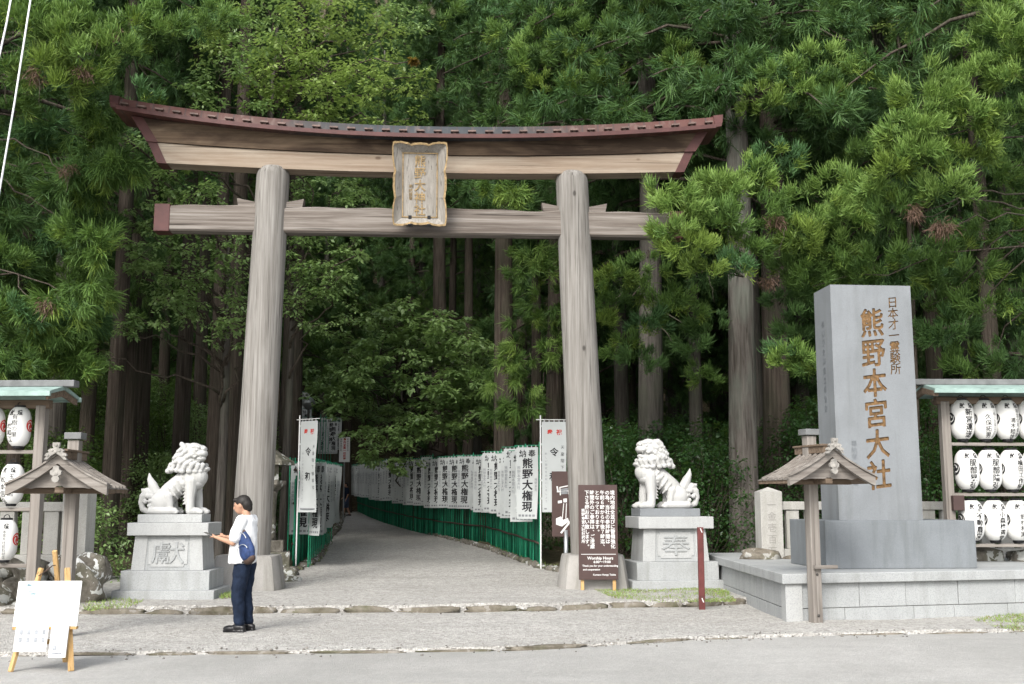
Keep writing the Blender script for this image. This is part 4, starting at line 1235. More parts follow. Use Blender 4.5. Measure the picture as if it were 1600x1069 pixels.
# ================================================================ BANNERS AND GREEN FENCES
def banner_mesh(kind, seed):
    rg = random.Random(seed); W, H_ = .52, 1.62
    if kind == 'cele': W, H_ = .56, 2.02
    ph, am = rg.uniform(0, 6), rg.uniform(.012, .035)
    tw = rg.uniform(-.10, .10)
    def fn(a, b, o=0):       # a from the pole outwards, b from the top downwards
        k = -b / H_
        y = am * math.sin(a * 5 + ph + b * 1.3) * (.3 + k) + .02 * math.sin(b * 4 + ph) * a / W + tw * k * a / W
        return (a * (1 - .03 * k), y - o, b)
    mb = MB(); nx, nz = 7, 19
    v = [fn(W * i / (nx - 1), -H_ * j / (nz - 1)) for j in range(nz) for i in range(nx)]
    mb.add(v, [(j * nx + i, (j + 1) * nx + i, (j + 1) * nx + i + 1, j * nx + i + 1) for j in range(nz - 1) for i in range(nx - 1)], 0)
    L = lambda a, b: fn(a, b, .004); Lb = lambda a, b: fn(a, b, -.004)
    if kind == 'red':
        column(mb, '奉', W * .72, -.05, .18, L, 1, .015); column(mb, '納', W * .30, -.05, .18, L, 1, .015)
        for e in (-.005, .005): column(mb, '熊野大権現', W * .52 + e, -.24 + e * .6, .245, L, 1, .012, 1.0, 1.05)
        column(mb, '熊野本宮大社', W * .12, -.42, .09, L, 2, .0)
        column(mb, '熊野本宮', W * .90, -.70, .075, L, 2, .0)
        for s in range(5): mb.add([L(W * (.10 + .17 * s), -1.57), L(W * (.22 + .17 * s), -1.57), L(W * (.22 + .17 * s), -1.52), L(W * (.10 + .17 * s), -1.52)], [(0, 1, 2, 3)], 2)
    elif kind == 'back':     # seen from its other side: the same writing showing through
        column(mb, '奉', W * .30, -.05, .17, L, 2, .02, 1, -1); column(mb, '納', W * .70, -.05, .17, L, 2, .02, 1, -1)
        for e in (-.005, .005): column(mb, '熊野大権現', W * .48 + e, -.24 + e * .6, .245, L, 1, .012, 1.0, -1.0)
        column(mb, '熊野本宮大社', W * .88, -.42, .09, L, 2, .0, 1, -1)
    else:
        column(mb, '奉', W * .33, -.17, .13, L, 3, .03); column(mb, '祝', W * .70, -.17, .13, L, 3, .03)
        column(mb, '令', W * .50, -.58, .20, L, 1, .02); column(mb, '和', W * .48, -1.13, .20, L, 1, .02)
        column(mb, '天皇陛下御即位', W * .84, -.50, .088, L, 1, -.005, 1.7)
        column(mb, '新しい御代をお祝いしましょう', W * .17, -.68, .058, L, 2, -.005, 1.4)
        mb.add([L(.05, -1.96), L(W - .05, -1.96), L(W - .05, -1.93), L(.05, -1.93)], [(0, 1, 2, 3)], 2)
    for b in range(5):       # loops over the top bar and along the pole
        a = W * (b + .5) / 5
        mb.add([fn(a - .012, 0), fn(a + .012, 0), fn(a + .012, .05), fn(a - .012, .05)], [(0, 1, 2, 3)], 0)
        zb = -H_ * (b + .2) / 5
        mb.add([fn(0, zb), fn(-.04, zb), fn(-.04, zb - .04), fn(0, zb - .04)], [(0, 3, 2, 1)], 0)
    return mb
def banner(kind, seed, pole_h, top, label, group, pole_mat, left=False):
    r = empty('votive_banner' if kind != 'cele' else 'celebration_banner', label, 'banner', group=group)
    H_ = 2.15 if kind == 'cele' else 1.80
    c = banner_mesh(kind, seed).build('cloth', ['white_cloth', 'ink', 'grey_ink', 'red_ink'], r, loc=(-.55 if left else .03, 0, top))
    MB().tube([(0, 0, -.2), (0, 0, pole_h)], .016, 8).build('pole', pole_mat, r)
    MB().tube([(-.60 if left else -.10, 0, top + .045), (.06 if left else .66, 0, top + .045)], .010, 6).build('top_bar', pole_mat, r)
    return r
def track(pts, n):
    p = np.array(pts); d = np.r_[0, np.cumsum(np.linalg.norm(np.diff(p, axis=0), axis=1))]
    t = np.linspace(0, d[-1], n)
    return [(float(np.interp(q, d, p[:, 0])), float(np.interp(q, d, p[:, 1]))) for q in t], d[-1]
FR_ = [P(*q) for q in ((842, 888), (800, 868), (760, 852), (700, 843), (652, 833), (600, 818), (575, 808), (555, 798))]
FR_ = [(q[0] + .05, q[1]) for q in FR_]
FL_ = [P(463, 889), P(511, 853)]; FL_ = [(q[0] - .06, q[1]) for q in FL_]
def green_fence(label, pts, h):
    n = 60; tr, L = track(pts, n)
    r = empty('bamboo_fence', label, 'fence', (tr[0][0], tr[0][1], path_z(tr[0][1])))
    o = np.array([tr[0][0], tr[0][1], path_z(tr[0][1])])
    rg = random.Random(4); poles, LL = track(pts, int(L / .105))
    mb = MB()
    for i, (x, y) in enumerate(poles):
        q = np.array([x + rg.uniform(-.02, .02), y, path_z(y)]) - o; hh_ = h * rg.uniform(.94, 1.06); dx = rg.uniform(-.02, .02)
        (mb if i % 3 else mb).tube([q + [0, 0, -.1], q + [dx, 0, hh_]], rg.uniform(.018, .026), 6, i % 2)
    mb.build('bamboo_poles', ['green_bamboo', 'green_bamboo_dark'], r, smooth=True)
    for z in (.55, 1.45, 2.2):
        mb = MB(); mb.tube([(x - o[0] - .04, y - o[1] - .03, path_z(y) - o[2] + z + .012 * math.sin(i * 1.7)) for i, (x, y) in enumerate(tr)], .024, 6)
        mb.build('rail', 'bag_brown', r, smooth=True)
    return r
green_fence('long green bamboo fence curving along the right side of the path', FR_, 2.45)
green_fence('short green bamboo fence on the left side of the path', FL_, 2.1)
GB = 'white votive banners along the right green fence'
protos = [banner('red', s, 2.80, 2.68, 'white votive banner with bold black brush writing, in the row on the right green fence', GB, 'green_bamboo', True) for s in range(7)]
spots, L = track(FR_, 200)
spots = [spots[min(199, int(round((i * 1.0 - .0032 * i * i) / L * 199)))] for i in range(66)]
for i in range(0, 64):
    o = protos[i] if i < 7 else copy_tree(protos[(i * 3) % 7])
    x, y = spots[i]; x2, y2 = spots[i + 1]; rg = random.Random(i)
    along = math.atan2(y - y2, x - x2)
    o.location = (x - .03, y - .05, path_z(y) + rg.uniform(-.08, .06))
    o.rotation_euler.z = along * .30 + rg.uniform(-.28, .22)
GL_ = 'white votive banners crowded along the left green fence'
bp = [banner('back' if s % 2 else 'red', 30 + s, 2.5, 2.35, 'white votive banner with black brush writing, in the cluster on the left green fence', GL_, 'green_bamboo') for s in range(4)]
lsp = [(454, 25.9, .55), (462, 26.6, .6), (486, 25.6, -.9), (492, 26.6, -.9), (498, 28, -.95), (504, 29.5, -.9), (509, 31.0, -.85), (514, 32.6, -.9), (518, 34.4, -.8), (458, 27.4, .5), (489, 26.0, -.7), (495, 27.3, -1.0), (501, 28.7, -.85), (507, 30.2, -.95), (511, 31.8, -.8), (516, 33.5, -.9), (521, 35.6, -.8)]
for i, (px, y, a_) in enumerate(lsp):
    o = bp[i] if i < 4 else copy_tree(bp[i % 4])
    q = D(px, 700, y)
    o.location = (q[0], y, path_z(y)); o.rotation_euler.z = a_ + .1 * math.sin(i * 3)
UPG = 'white votive banners lining the far stairway'
ub = [banner('red', 50 + s, 2.6, 2.4, 'small white votive banner beside the far stairway up the slope', UPG, 'green_bamboo') for s in range(2)]
for i in range(13):
    o = ub[i] if i < 2 else copy_tree(ub[i % 2])
    if i < 7: px, py, y = 468 + i * 1.2 , 612 + i * 13, 60 - i * 1.0
    else: px, py, y = 497 + (i - 7) * 4.2, 652 + (i % 2) * 6, 57
    q = D(px, py, y); o.location = (q[0], y, q[2] - 2.45); o.rotation_euler.z = .3 * math.sin(i)
DG = 'white votive banners glimpsed between the trunks on the left'
db = banner('red', 77, 2.6, 2.4, 'white votive banner glimpsed between dark trunks left of the gate', DG, 'green_bamboo')
for i in range(8):
    o = db if i == 0 else copy_tree(db)
    q = D(196 + i * 10 + (80 if i > 5 else 0), 745, 48); o.location = (q[0], 48, q[2] - 2.4)
c0 = P(843, 890)
o = banner('cele', 91, 3.42, 3.28, 'tall white celebration banner with red heading, at the near end of the right green fence', None, 'white_paint')
o.location = (c0[0] + .03, c0[1] - .1, path_z(c0[1])); o.rotation_euler.z = math.radians(4)
c0 = P(462, 890)
o = banner('cele', 92, 3.42, 3.28, 'tall white celebration banner with red heading, at the near end of the left green fence', None, 'white_paint')
o.location = (c0[0] + .02, c0[1] - .1, path_z(c0[1])); o.rotation_euler.z = math.radians(-38)

# ================================================================ PEOPLE
def person(label, loc, rz, o, group=None):
    r = empty('person', label, 'person', loc, rz)
    B = MB()      # local +x is forward, +y the left side
    C = lambda pts, rr, n=12: B.chain([Vector(p) for p in pts], rr, n)
    walk = o.get('walk', 0.0)
    legs = []
    for s in (-1, 1):
        f = .10 * walk * s + .015 * s
        hip, knee, ank = (-.01, s * .085, .90), (.03 + f * .8, s * .09, .48), (-.02 + f * 1.6, s * .095, .085)
        legs.append((hip, knee, ank)); C([hip, knee, ank], [.085, .056, .040])
        C([(ank[0] - .02, ank[1], .048), (ank[0] + .13, ank[1] + .01 * s, .034)], [.034, .024])
    B.ell((-.01, 0, .93), (.105, .15, .13)); B.ell((.0, 0, 1.12), (.10, .145, .16)); B.ell((.005, 0, 1.32), (.115, .165, .16))
    C([(-.01, -.14, 1.41), (-.01, .14, 1.41)], [.065, .065])
    C([(-.02, 0, 1.42), (.01, 0, 1.53)], [.062, .054])
    h = len(B.v)
    hc = Vector((.045, 0, 1.635))
    B.ell(hc, (.098, .076, .112)); B.ell((.075, 0, 1.585), (.070, .058, .066)); B.ell((.10, 0, 1.553), (.035, .035, .025))
    B.ell((.148, 0, 1.618), (.020, .014, .024)); B.cap((.138, 0, 1.648), (.156, 0, 1.612), .010, .015, 8)
    B.ell((.140, 0, 1.578), (.014, .026, .010))
    for s in (-1, 1): B.ell((.035, s * .078, 1.625), (.024, .012, .034)); B.ell((.128, s * .032, 1.655), (.014, .024, .008))
    nod = Matrix.Translation((0, 0, 1.53)) @ Matrix.Rotation(math.radians(o.get('nod', 0)), 4, 'Y') @ Matrix.Translation((0, 0, -1.53))
    B.xf(nod, h)
    arms = o['arms']
    for s, (sh, el, wr, hd) in arms.items():
        C([sh, el, wr], [.050, .038, .026])
        wr, hd = Vector(wr), Vector(hd); d = (hd - wr).normalized(); side = d.cross(Vector((0, 0, 1))).normalized() if abs(d.z) < .9 else Vector((1, 0, 0)); upv = side.cross(d)
        pc = wr + d * .045
        B.ell(pc, (.048, .030, .022), d.to_track_quat('X', 'Z').to_matrix())
        for k, (off_, ln_) in enumerate(((-.026, .070), (-.009, .080), (.009, .075), (.025, .060))):
            a_ = pc + d * .035 + side * off_; m_ = a_ + d * ln_ * .55 - upv * .004; t_ = m_ + d * ln_ * .38 - upv * .022 * o.get('curl', 1)
            B.chain([a_, m_, t_], [.0095, .0088, .0075], 8)
        th = pc + side * (-.028 if s > 0 else .028) + d * .0
        B.chain([th, th + d * .03 + upv * .028, th + d * .058 + upv * .03], [.012, .010, .008], 8)
    blob(B, 'body', 'skin', r, .0085, 2)
    # hair
    H = MB()
    H.ell((.018, 0, 1.665), (.108, .088, .098)); H.ell((-.025, 0, 1.625), (.075, .080, .090)); H.ell((.105, 0, 1.715), (.045, .066, .030)); H.ell((-.05, 0, 1.57), (.04, .055, .05))
    H.xf(nod); blob(H, 'hair', 'hair', r, .010, 2)
    # top
    S = MB()
    hem = o['hem']; ex = o.get('loose', .03)
    rings = []
    for z, rx, ry, cx_ in ((hem, .135 + ex, .19 + ex, .035), (hem + .03, .138 + ex, .192 + ex, .035), (1.02, .132 + ex, .185 + ex, .03), (1.18, .128 + ex, .185 + ex * .8, .02), (1.32, .128 + ex * .6, .19 + ex * .5, .012), (1.41, .108 + ex * .3, .175, .0), (1.465, .075, .115, -.008), (1.492, .066, .078, .0)):
        rings.append([(cx_ + rx * math.cos(t) * (1 + .03 * math.sin(5 * t + z * 9)), ry * math.sin(t) * (1 + .02 * math.sin(4 * t + z * 7)), z) for t in np.linspace(0, 2 * math.pi, 33)[:-1]])
    S.sweep(rings)
    for s, (sh, el, wr, hd) in arms.items():
        sh_, el_ = Vector(sh), Vector(el); S.cap(sh_, sh_ + (el_ - sh_) * o.get('sleeve', .72), .074, .080, 14)
    top = blob(S, 'shirt', o['top'], r, .011, 2)
    # trousers
    T = MB(); T.ell((.0, 0, .93), (.128, .172, .12)); T.ell((.01, 0, 1.0), (.12, .165, .05))
    for (hip, knee, ank), s in zip(legs, (-1, 1)):
        e = o['cuff']; hv, kv, av = Vector(hip), Vector(knee), Vector(ank)
        if e < .3: pts = [hv, kv, kv + (av - kv) * (1 - (e - .085) / .4)]; T.chain(pts, [.112, .086, .066], 14)
        else: T.chain([hv, hv + (kv - hv) * (.9 - e) / .42], [.112, .095], 14)
    tr_ = blob(T, 'trousers', o['bottom'], r, .011, 2)
    for (hip, knee, ank), s in zip(legs, (-1, 1)):
        K = MB(); x, y = ank[0], ank[1]
        K.ell((x + .02, y, .058), (.09, .048, .054)); K.ell((x + .125, y + s * .006, .044), (.095, .050, .042)); K.box((x + .065, y + s * .003, .012), (.29, .084, .024)); K.ell((x - .045, y, .05), (.045, .040, .045))
        blob(K, 'shoe', 'black_leather', r, .008, 2)
    return r
pp = G(370, 988)
A = {1: ((-.01, .185, 1.42), (.065, .245, 1.135), (.31, .15, 1.195), (.40, .10, 1.215)),
     -1: ((-.01, -.185, 1.42), (.09, -.215, 1.15), (.29, -.09, 1.20), (.38, -.04, 1.22))}
man_loc = Vector((pp[0] + .06, pp[1] + .05, .005)); MRZ = math.radians(180 - 10)
man = person('person in a white T-shirt and navy trousers, standing and looking down at a phone', man_loc, MRZ,
             dict(arms=A, hem=.87, loose=.035, top='tshirt', bottom='navy', cuff=.135, nod=14))
from mathutils import noise as mnoise
def wrinkle(o, amp, fx, fz):
    me = o.data; me.update()
    for v in me.vertices:
        c = v.co; k = mnoise.fractal(Vector((c.x * fx, c.y * fx, c.z * fz)), 1.0, 2.0, 3)
        r = 1 - abs(mnoise.noise(Vector((c.x * fx * .9 + 7, c.y * fx * .9, c.z * fz * .8 + c.x * 4)))) * 2
        v.co = c + v.normal * amp * (k * .7 + max(0, r - .45) * 1.2)
for ch in man.children:
    if ch.name.startswith('shirt'): wrinkle(ch, .014, 7, 5)
    if ch.name.startswith('trousers'): wrinkle(ch, .012, 9, 8)
MM = Matrix.Translation(man_loc) @ Matrix.Rotation(MRZ, 4, 'Z')
ph = MB().box((0, 0, 0), (.155, .075, .009), 0)
phone = ph.build('phone', 'phone_black', bevel=.004); phone.matrix_world = MM @ Matrix.Translation((.475, .055, 1.235)) @ Matrix.Rotation(math.radians(-22), 4, 'Y')
tag(phone, 'dark phone held in the hands of the standing person', 'phone')
bag = empty('sling_bag', 'navy and brown sling bag slung across the back of the person in white', 'bag'); bag.matrix_world = MM @ Matrix.Translation((-.10, .215, 1.09)) @ Matrix.Rotation(math.radians(-24), 4, 'Z') @ Matrix.Rotation(math.radians(26), 4, 'Y') @ Matrix.Scale(1.15, 4)
b = MB(); b.ell((0, 0, -.05), (.112, .058, .14)); b.ell((0, 0, .07), (.082, .045, .13)); b.ell((0, .0, .02), (.10, .052, .16))
blob(b, 'body', 'bag_blue', bag, .008, 3)
b = MB(); b.ell((0, .036, -.075), (.082, .038, .085)); blob(b, 'front_pocket', 'bag_blue', bag, .007, 3)
MB().tube([(.085 * math.sin(t) , .068 + .006 * math.cos(t), -.065 + .085 * math.cos(t)) for t in np.linspace(-1.4, 1.4, 13)], .005, 6).tube([(.09 * math.sin(t), .050, .055 + .11 * math.cos(t)) for t in np.linspace(-1.5, 1.5, 13)], .005, 6).build('zip', 'grey_metal', bag)
b = MB(); b.ell((0, .0, -.155), (.088, .05, .05)); b.ell((0, 0, .16), (.06, .036, .05)); blob(b, 'trim', 'bag_brown', bag, .008, 2)
st = MB(); pts = [(0, 0, .18), (-.02, -.03, .27), (-.01, -.09, .36), (.08, -.15, .38), (.14, -.20, .28)]
st.sweep([[Vector(p) + Vector(q) for q in ((-.016, 0, -.004), (.016, 0, -.004), (.016, .004, .004), (-.016, .004, .004))] for p in pts]).build('strap', 'bag_brown', bag)
MB().sweep([[Vector(p) + Vector(q) for q in ((-.012, 0, -.01), (-.012, 0, .01), (-.008, .006, .01), (-.008, .006, -.01))] for p in ((.07, 0, -.16), (.14, .0, -.13), (.20, -.03, -.06))]).build('strap', 'black_leather', bag)
A2 = {1: ((-.01, .185, 1.42), (-.03, .24, 1.12), (.06, .25, .90), (.10, .25, .82)), -1: ((-.01, -.185, 1.42), (.0, -.25, 1.14), (.14, -.24, .95), (.20, -.24, .90))}
q = P(547, 805)
far = person('person in a dark blue T-shirt and shorts walking far down the path', (q[0], 59, path_z(59)), math.radians(200),
             dict(arms=A2, hem=.90, loose=.0, top='navy', bottom='denim', cuff=.50, walk=1.0))

# ================================================================ FOLIAGE
UP = np.array([0, 0, 1.0])
def nrm(a): return a / np.maximum(np.linalg.norm(a, axis=-1, keepdims=True), 1e-9)
class Leafage:
    """collects many small faces as arrays and links them as one mesh"""
    def __init__(s): s.V, s.C, s.K = [], [], []
    def build(s, name, mat, parent=None):
        me = s.mesh(name, mat)
        o = bpy.data.objects.new(name, me); COL.objects.link(o); o.parent = parent
        return o
    def mesh(s, name, mat):
        nv = 0; loops = []; starts = []; ls = 0; V = []; C = []
        for v, c, faces in zip(s.V, s.C, s.K):     # v (n,k,3), faces: list of index tuples for one element
            n, k, _ = v.shape
            base = nv + np.arange(n)[:, None] * k
            width = sum(len(f) for f in faces); flat = np.array([i for f in faces for i in f])
            loops.append((base + flat[None]).ravel())
            offs = np.cumsum([0] + [len(f) for f in faces])[:-1]
            starts.append((ls + np.arange(n)[:, None] * width + offs[None]).ravel())
            ls += n * width; nv += n * k
            V.append(v.reshape(-1, 3)); C.append(c.reshape(-1, 3))
        V = np.concatenate(V).astype(np.float32); C = np.concatenate(C); L = np.concatenate(loops).astype(np.int32); S = np.concatenate(starts).astype(np.int32)
        me = bpy.data.meshes.new(name)
        me.vertices.add(len(V)); me.vertices.foreach_set('co', V.ravel())
        me.loops.add(len(L)); me.loops.foreach_set('vertex_index', L)
        me.polygons.add(len(S)); me.polygons.foreach_set('loop_start', S)
        me.update(calc_edges=True)
        at = me.color_attributes.new('Col', 'FLOAT_COLOR', 'POINT')
        at.data.foreach_set('color', np.c_[C, np.ones(len(C))].astype(np.float32).ravel())
        me.materials.append(MAT[mat])
        return me

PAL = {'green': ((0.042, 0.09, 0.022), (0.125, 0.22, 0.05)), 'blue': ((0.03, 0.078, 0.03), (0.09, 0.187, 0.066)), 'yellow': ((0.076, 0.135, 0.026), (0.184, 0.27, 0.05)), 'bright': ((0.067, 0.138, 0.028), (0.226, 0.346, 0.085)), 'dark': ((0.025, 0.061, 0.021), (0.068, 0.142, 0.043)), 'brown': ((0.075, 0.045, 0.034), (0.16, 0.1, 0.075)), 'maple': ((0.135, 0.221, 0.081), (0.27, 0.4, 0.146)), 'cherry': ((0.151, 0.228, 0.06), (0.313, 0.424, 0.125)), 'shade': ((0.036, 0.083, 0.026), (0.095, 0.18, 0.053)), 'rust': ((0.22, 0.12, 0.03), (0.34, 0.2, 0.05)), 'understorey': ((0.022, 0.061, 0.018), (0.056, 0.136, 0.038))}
STRIP = [(0, 1, 3, 2), (2, 3, 5, 4), (4, 5, 6)]
def strands(lf, rg, cen, axis, n, L, w, spread, lift_, pal, jit=.05):
    """cen (m,3), axis (m,3): n needle-covered strands fanning out of each tuft centre"""
    m = len(cen)
    d = nrm(axis[:, None, :] + spread * rg.normal(size=(m, n, 3)))
    ln = L * rg.uniform(.45, 1.15, (m, n, 1)) * rg.uniform(.6, 1.3, (m, 1, 1))
    lift_ = lift_ + rg.normal(0, .45, (m, 1, 1)); spread = spread * rg.uniform(.7, 1.35, (m, 1, 1))
    p0 = cen[:, None, :] + jit * rg.normal(size=(m, n, 3))
    p1 = p0 + d * ln * .42
    d2 = nrm(d + UP * lift_ * .5); p2 = p1 + d2 * ln * .36
    d3 = nrm(d2 + UP * lift_ * .6); p3 = p2 + d3 * ln * .30
    sd = nrm(np.cross(d, rg.normal(size=(m, n, 3)))) * w * rg.uniform(.7, 1.25, (m, n, 1))
    v = np.stack([p0 - sd * .35, p0 + sd * .35, p1 - sd, p1 + sd, p2 - sd * .85, p2 + sd * .85, p3], 2).reshape(m * n, 7, 3)
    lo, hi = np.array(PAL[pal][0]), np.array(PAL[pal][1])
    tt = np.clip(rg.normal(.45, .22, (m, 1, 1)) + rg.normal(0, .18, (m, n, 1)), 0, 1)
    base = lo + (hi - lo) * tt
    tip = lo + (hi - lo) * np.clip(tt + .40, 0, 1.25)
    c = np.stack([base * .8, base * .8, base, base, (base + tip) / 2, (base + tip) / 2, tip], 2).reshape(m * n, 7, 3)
    lf.V.append(v); lf.C.append(c); lf.K.append(STRIP)
def bough(lf, rg, c, r, nt, n=90, L=.26, w=.0085, pal='green', up=.35, lift_=.5, sub=True):
    """rounded mass of cedar tufts about c"""
    q = nrm(rg.normal(size=(nt, 3))); q[:, 2] = np.abs(q[:, 2]) * .9 - .35; q = nrm(q)
    rad = rg.uniform(.35, 1.0, (nt, 1)) ** .6
    pos = np.array(c) + q * rad * np.array(r)
    ax = nrm(q * .9 + UP * up + rg.normal(size=(nt, 3)) * .25)
    strands(lf, rg, pos, ax, n, L, w, .62, lift_, pal)
    if sub:      # lower, yellower inner strands and a few dead ones
        k = max(1, nt // 4); sel = rg.choice(nt, k)
        strands(lf, rg, pos[sel] - UP * L * .55, nrm(ax[sel] + UP * -.5), n // 2, L * .9, w, .55, .1, 'yellow' if pal in ('bright', 'green', 'blue', 'yellow') else pal)
LEAF = [(0, 1, 2), (0, 2, 3)]
def spray(lf, rg, cen, R, n, size, pal, tilt=.22, thick=.12):
    """flat layered leaf sprays; cen (m,3)"""
    m = len(cen)
    pn = nrm(UP + tilt * rg.normal(size=(m, 1, 3)))
    a = nrm(np.cross(pn, rg.normal(size=(m, 1, 3)))); b = np.cross(pn, a)
    th = rg.uniform(0, 2 * np.pi, (m, n, 1)); rr = np.sqrt(rg.uniform(0, 1, (m, n, 1))) * R * rg.uniform(.6, 1.2, (m, 1, 1))
    outd = a * np.cos(th) + b * np.sin(th)
    p = cen[:, None] + outd * rr + pn * rg.normal(size=(m, n, 1)) * thick - UP * (rr / R) ** 2 * .18 * R
    ld = nrm(outd + .7 * rg.normal(size=(m, n, 3)) * np.array([1, 1, .35]) - UP * .30)
    nn = nrm(pn + .30 * rg.normal(size=(m, n, 3))); sd = nrm(np.cross(ld, nn))
    s = size * rg.uniform(.6, 1.2, (m, n, 1))
    v = np.stack([p, p + ld * s * .45 + sd * s * .30, p + ld * s - UP * s * .10, p + ld * s * .45 - sd * s * .30 ], 2).reshape(m * n, 4, 3)
    lo, hi = np.array(PAL[pal][0]), np.array(PAL[pal][1])
    tt = np.clip(rg.normal(.5, .2, (m, 1, 1)) + rg.normal(0, .2, (m, n, 1)), 0, 1.1)
    c = np.repeat((lo + (hi - lo) * tt)[:, :, None], 4, 2).reshape(m * n, 4, 3)
    lf.V.append(v); lf.C.append(c); lf.K.append(LEAF)

def trunk_mb(rg, H, r0, lean=(0, 0), taper=.12, flare=1.35, n=14):
    mb = MB(); zs = np.r_[-.5, 0, .25, .7, np.linspace(1.5, H, 14)]; rings = []; ph = rg.uniform(0, 6, 3)
    for z in zs:
        t = max(z, 0) / H; r = r0 * ((1 - t) ** .75 * (1 - taper) + taper) * (1 + (flare - 1) * math.exp(-max(z, 0) * 2.2))
        rings.append([(lean[0] * z + .05 * math.sin(z * .35 + ph[0]) + r * math.cos(a) * (1 + .05 * math.sin(3 * a + ph[1]) + .035 * math.sin(7 * a + z * .3 + ph[2])), lean[1] * z + r * math.sin(a) * (1 + .05 * math.sin(3 * a + ph[1]) + .035 * math.sin(7 * a + z * .3)), z) for a in [2 * math.pi * k / n for k in range(n)]])
    return mb.sweep(rings)
def limb(mb, rg, p, q, r, sag=.15, n=6, wig=.10):
    p, q = np.array(p, float), np.array(q, float); L = np.linalg.norm(q - p); pts = []
    for i in range(8):
        t = i / 7; pts.append(p + (q - p) * t + UP * sag * L * math.sin(math.pi * t) + rg.normal(size=3) * wig * L * .12 * math.sin(math.pi * t))
    mb.tube(pts, list(np.linspace(r, r * .3, 8)), n)
    return pts
def cedar(name, label, base, H, r0, z0, R, nl, tpb, rg, bark, strand=(50, .30, .0105), pals=('dark', 'green', 'blue'), clusters=(), group=None, twigs=True, extra_z=None):
    root = empty(name, label, 'tree', base, 0, group)
    tm = trunk_mb(rg, H, r0); lm = MB(); lf = Leafage(); base = np.array(base)
    n, L, w = strand
    bc = {p: [] for p in pals}
    for i in range(int(nl * .8)):
        h = z0 + (H - z0) * rg.uniform(0, 1) ** 1.05; t = (h - z0) / (H - z0)
        Lr = R * (1 - t) ** .75 * rg.uniform(.65, 1.1) + .5; az = rg.uniform(0, 2 * np.pi)
        d = np.array([math.cos(az), math.sin(az), 0])
        tip = d * Lr + UP * (h - Lr * rg.uniform(.05, .42))
        rt = r0 * (1 - h / H) * .9
        if twigs: limb(lm, rg, d * rt * .8 + UP * h, tip, .045 * (1 - t) + .012, .10, 5)
        for s in (.42, .62, .8, 1.0):
            c = d * rt + UP * h + (tip - d * rt - UP * h) * s + UP * .10 * Lr * math.sin(math.pi * s) + rg.normal(size=3) * .22
            bc[pals[rg.integers(len(pals))]].append(c)
    for p, cs in bc.items():
        if not cs: continue
        cs = np.array(cs); nt = len(cs) * tpb
        q = nrm(rg.normal(size=(nt, 3))); pos = np.repeat(cs, tpb, 0) + q * rg.uniform(.1, .5, (nt, 1)) * np.array([1, 1, .7])
        strands(lf, rg, pos, nrm(q * .8 + UP * rg.uniform(-.7, .5, (nt, 1))), n, L, w, .55, .25, p)
    for cl in clusters:      # boughs seen one by one: (point, radius, palette, tufts, trunk height of the limb)
        c, rad, pal, nt = cl[:4]; droop = cl[4] if len(cl) > 4 else .35
        c = np.array(c) - base
        if pal == 'brown': bough(lf, rg, c, (rad * .5, rad * .5, rad * .8), nt, 42, .15, .0065, pal, -1.6, -.6, False)
        else: bough(lf, rg, c, (rad, rad * .85, rad * .82), int(nt * 1.2), 105, .205 if droop > 0 else .31, .0082, pal, droop, .8 if droop > 0 else -.35)
        if pal != 'brown' and rg.random() > .3: continue
        hz = max(1.5, c[2] + rg.uniform(.3, 1.8)); rt = r0 * (1 - hz / H)
        d = nrm(np.array([c[0], c[1], 0]))
        limb(lm, rg, d * rt * .7 + UP * hz, c - UP * rad * .2, .022, .04, 6, .25)
        if rg.random() < .2:       # a bare hanging twig
            e = c + np.array([rg.normal() * rad * .6, -rad * .6, -rad * .5]); limb(lm, rg, e, e + np.array([rg.normal() * .12, -.05, -rg.uniform(.25, .6)]), .008, .1, 4, .3)
    tm.add(lm.v, lm.f, 1)
    tr = tm.build('trunk', [bark, 'bark'], root, smooth=True)
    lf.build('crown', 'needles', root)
    return root

# ---- cedars of the forest: four prototypes, copied with copied parts
rgf = np.random.default_rng(21)
FG = 'cedars deep in the forest'
FL = 'tall dark green cedar with a bare trunk, deep in the forest behind the gate'
protos = []
for i, (H, r0, z0, R, nl, pals) in enumerate(((25, .34, 5.5, 3.3, 120, ('dark', 'shade', 'green')), (28, .40, 7.0, 3.4, 115, ('dark', 'shade', 'shade')), (24, .30, 4.6, 3.0, 110, ('shade', 'dark', 'dark')), (27, .36, 8.5, 3.2, 105, ('dark', 'shade', 'green')), (28, .36, 14.5, 2.6, 80, ('dark', 'dark', 'shade')))):
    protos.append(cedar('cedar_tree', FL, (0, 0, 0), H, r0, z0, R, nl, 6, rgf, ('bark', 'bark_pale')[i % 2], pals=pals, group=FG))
used = [0]
def forest(px, Y, w_px=None, rot=None, sc=None, kind=None, x=None):
    """a cedar whose trunk stands at picture column px (y about 780) and distance Y, of the given trunk width"""
    i = rgf.integers(4) if kind is None else kind
    X = D(px, 780, Y)[0] if x is None else x
    o = protos[i] if used[0] < len(protos) and i == used[0] else None
    if used[0] < len(protos): i = used[0]; o = protos[i]; used[0] += 1
    else: o = copy_tree(protos[i])
    r0 = (.34, .40, .30, .36, .36)[i]
    s = rgf.uniform(.9, 1.12)
    o.location = (X, Y, hill_z(X, Y) - .1)
    k = s if w_px is None else (w_px / F * Y / 2) / (r0 * .93)
    o.scale = (k ** .5 * s ** .5, k ** .5 * s ** .5, s)
    if w_px is not None: o.scale = (max(.62, min(1.5, k)),) * 2 + (s,)
    o.rotation_euler.z = rgf.uniform(0, 6.28)
    return o
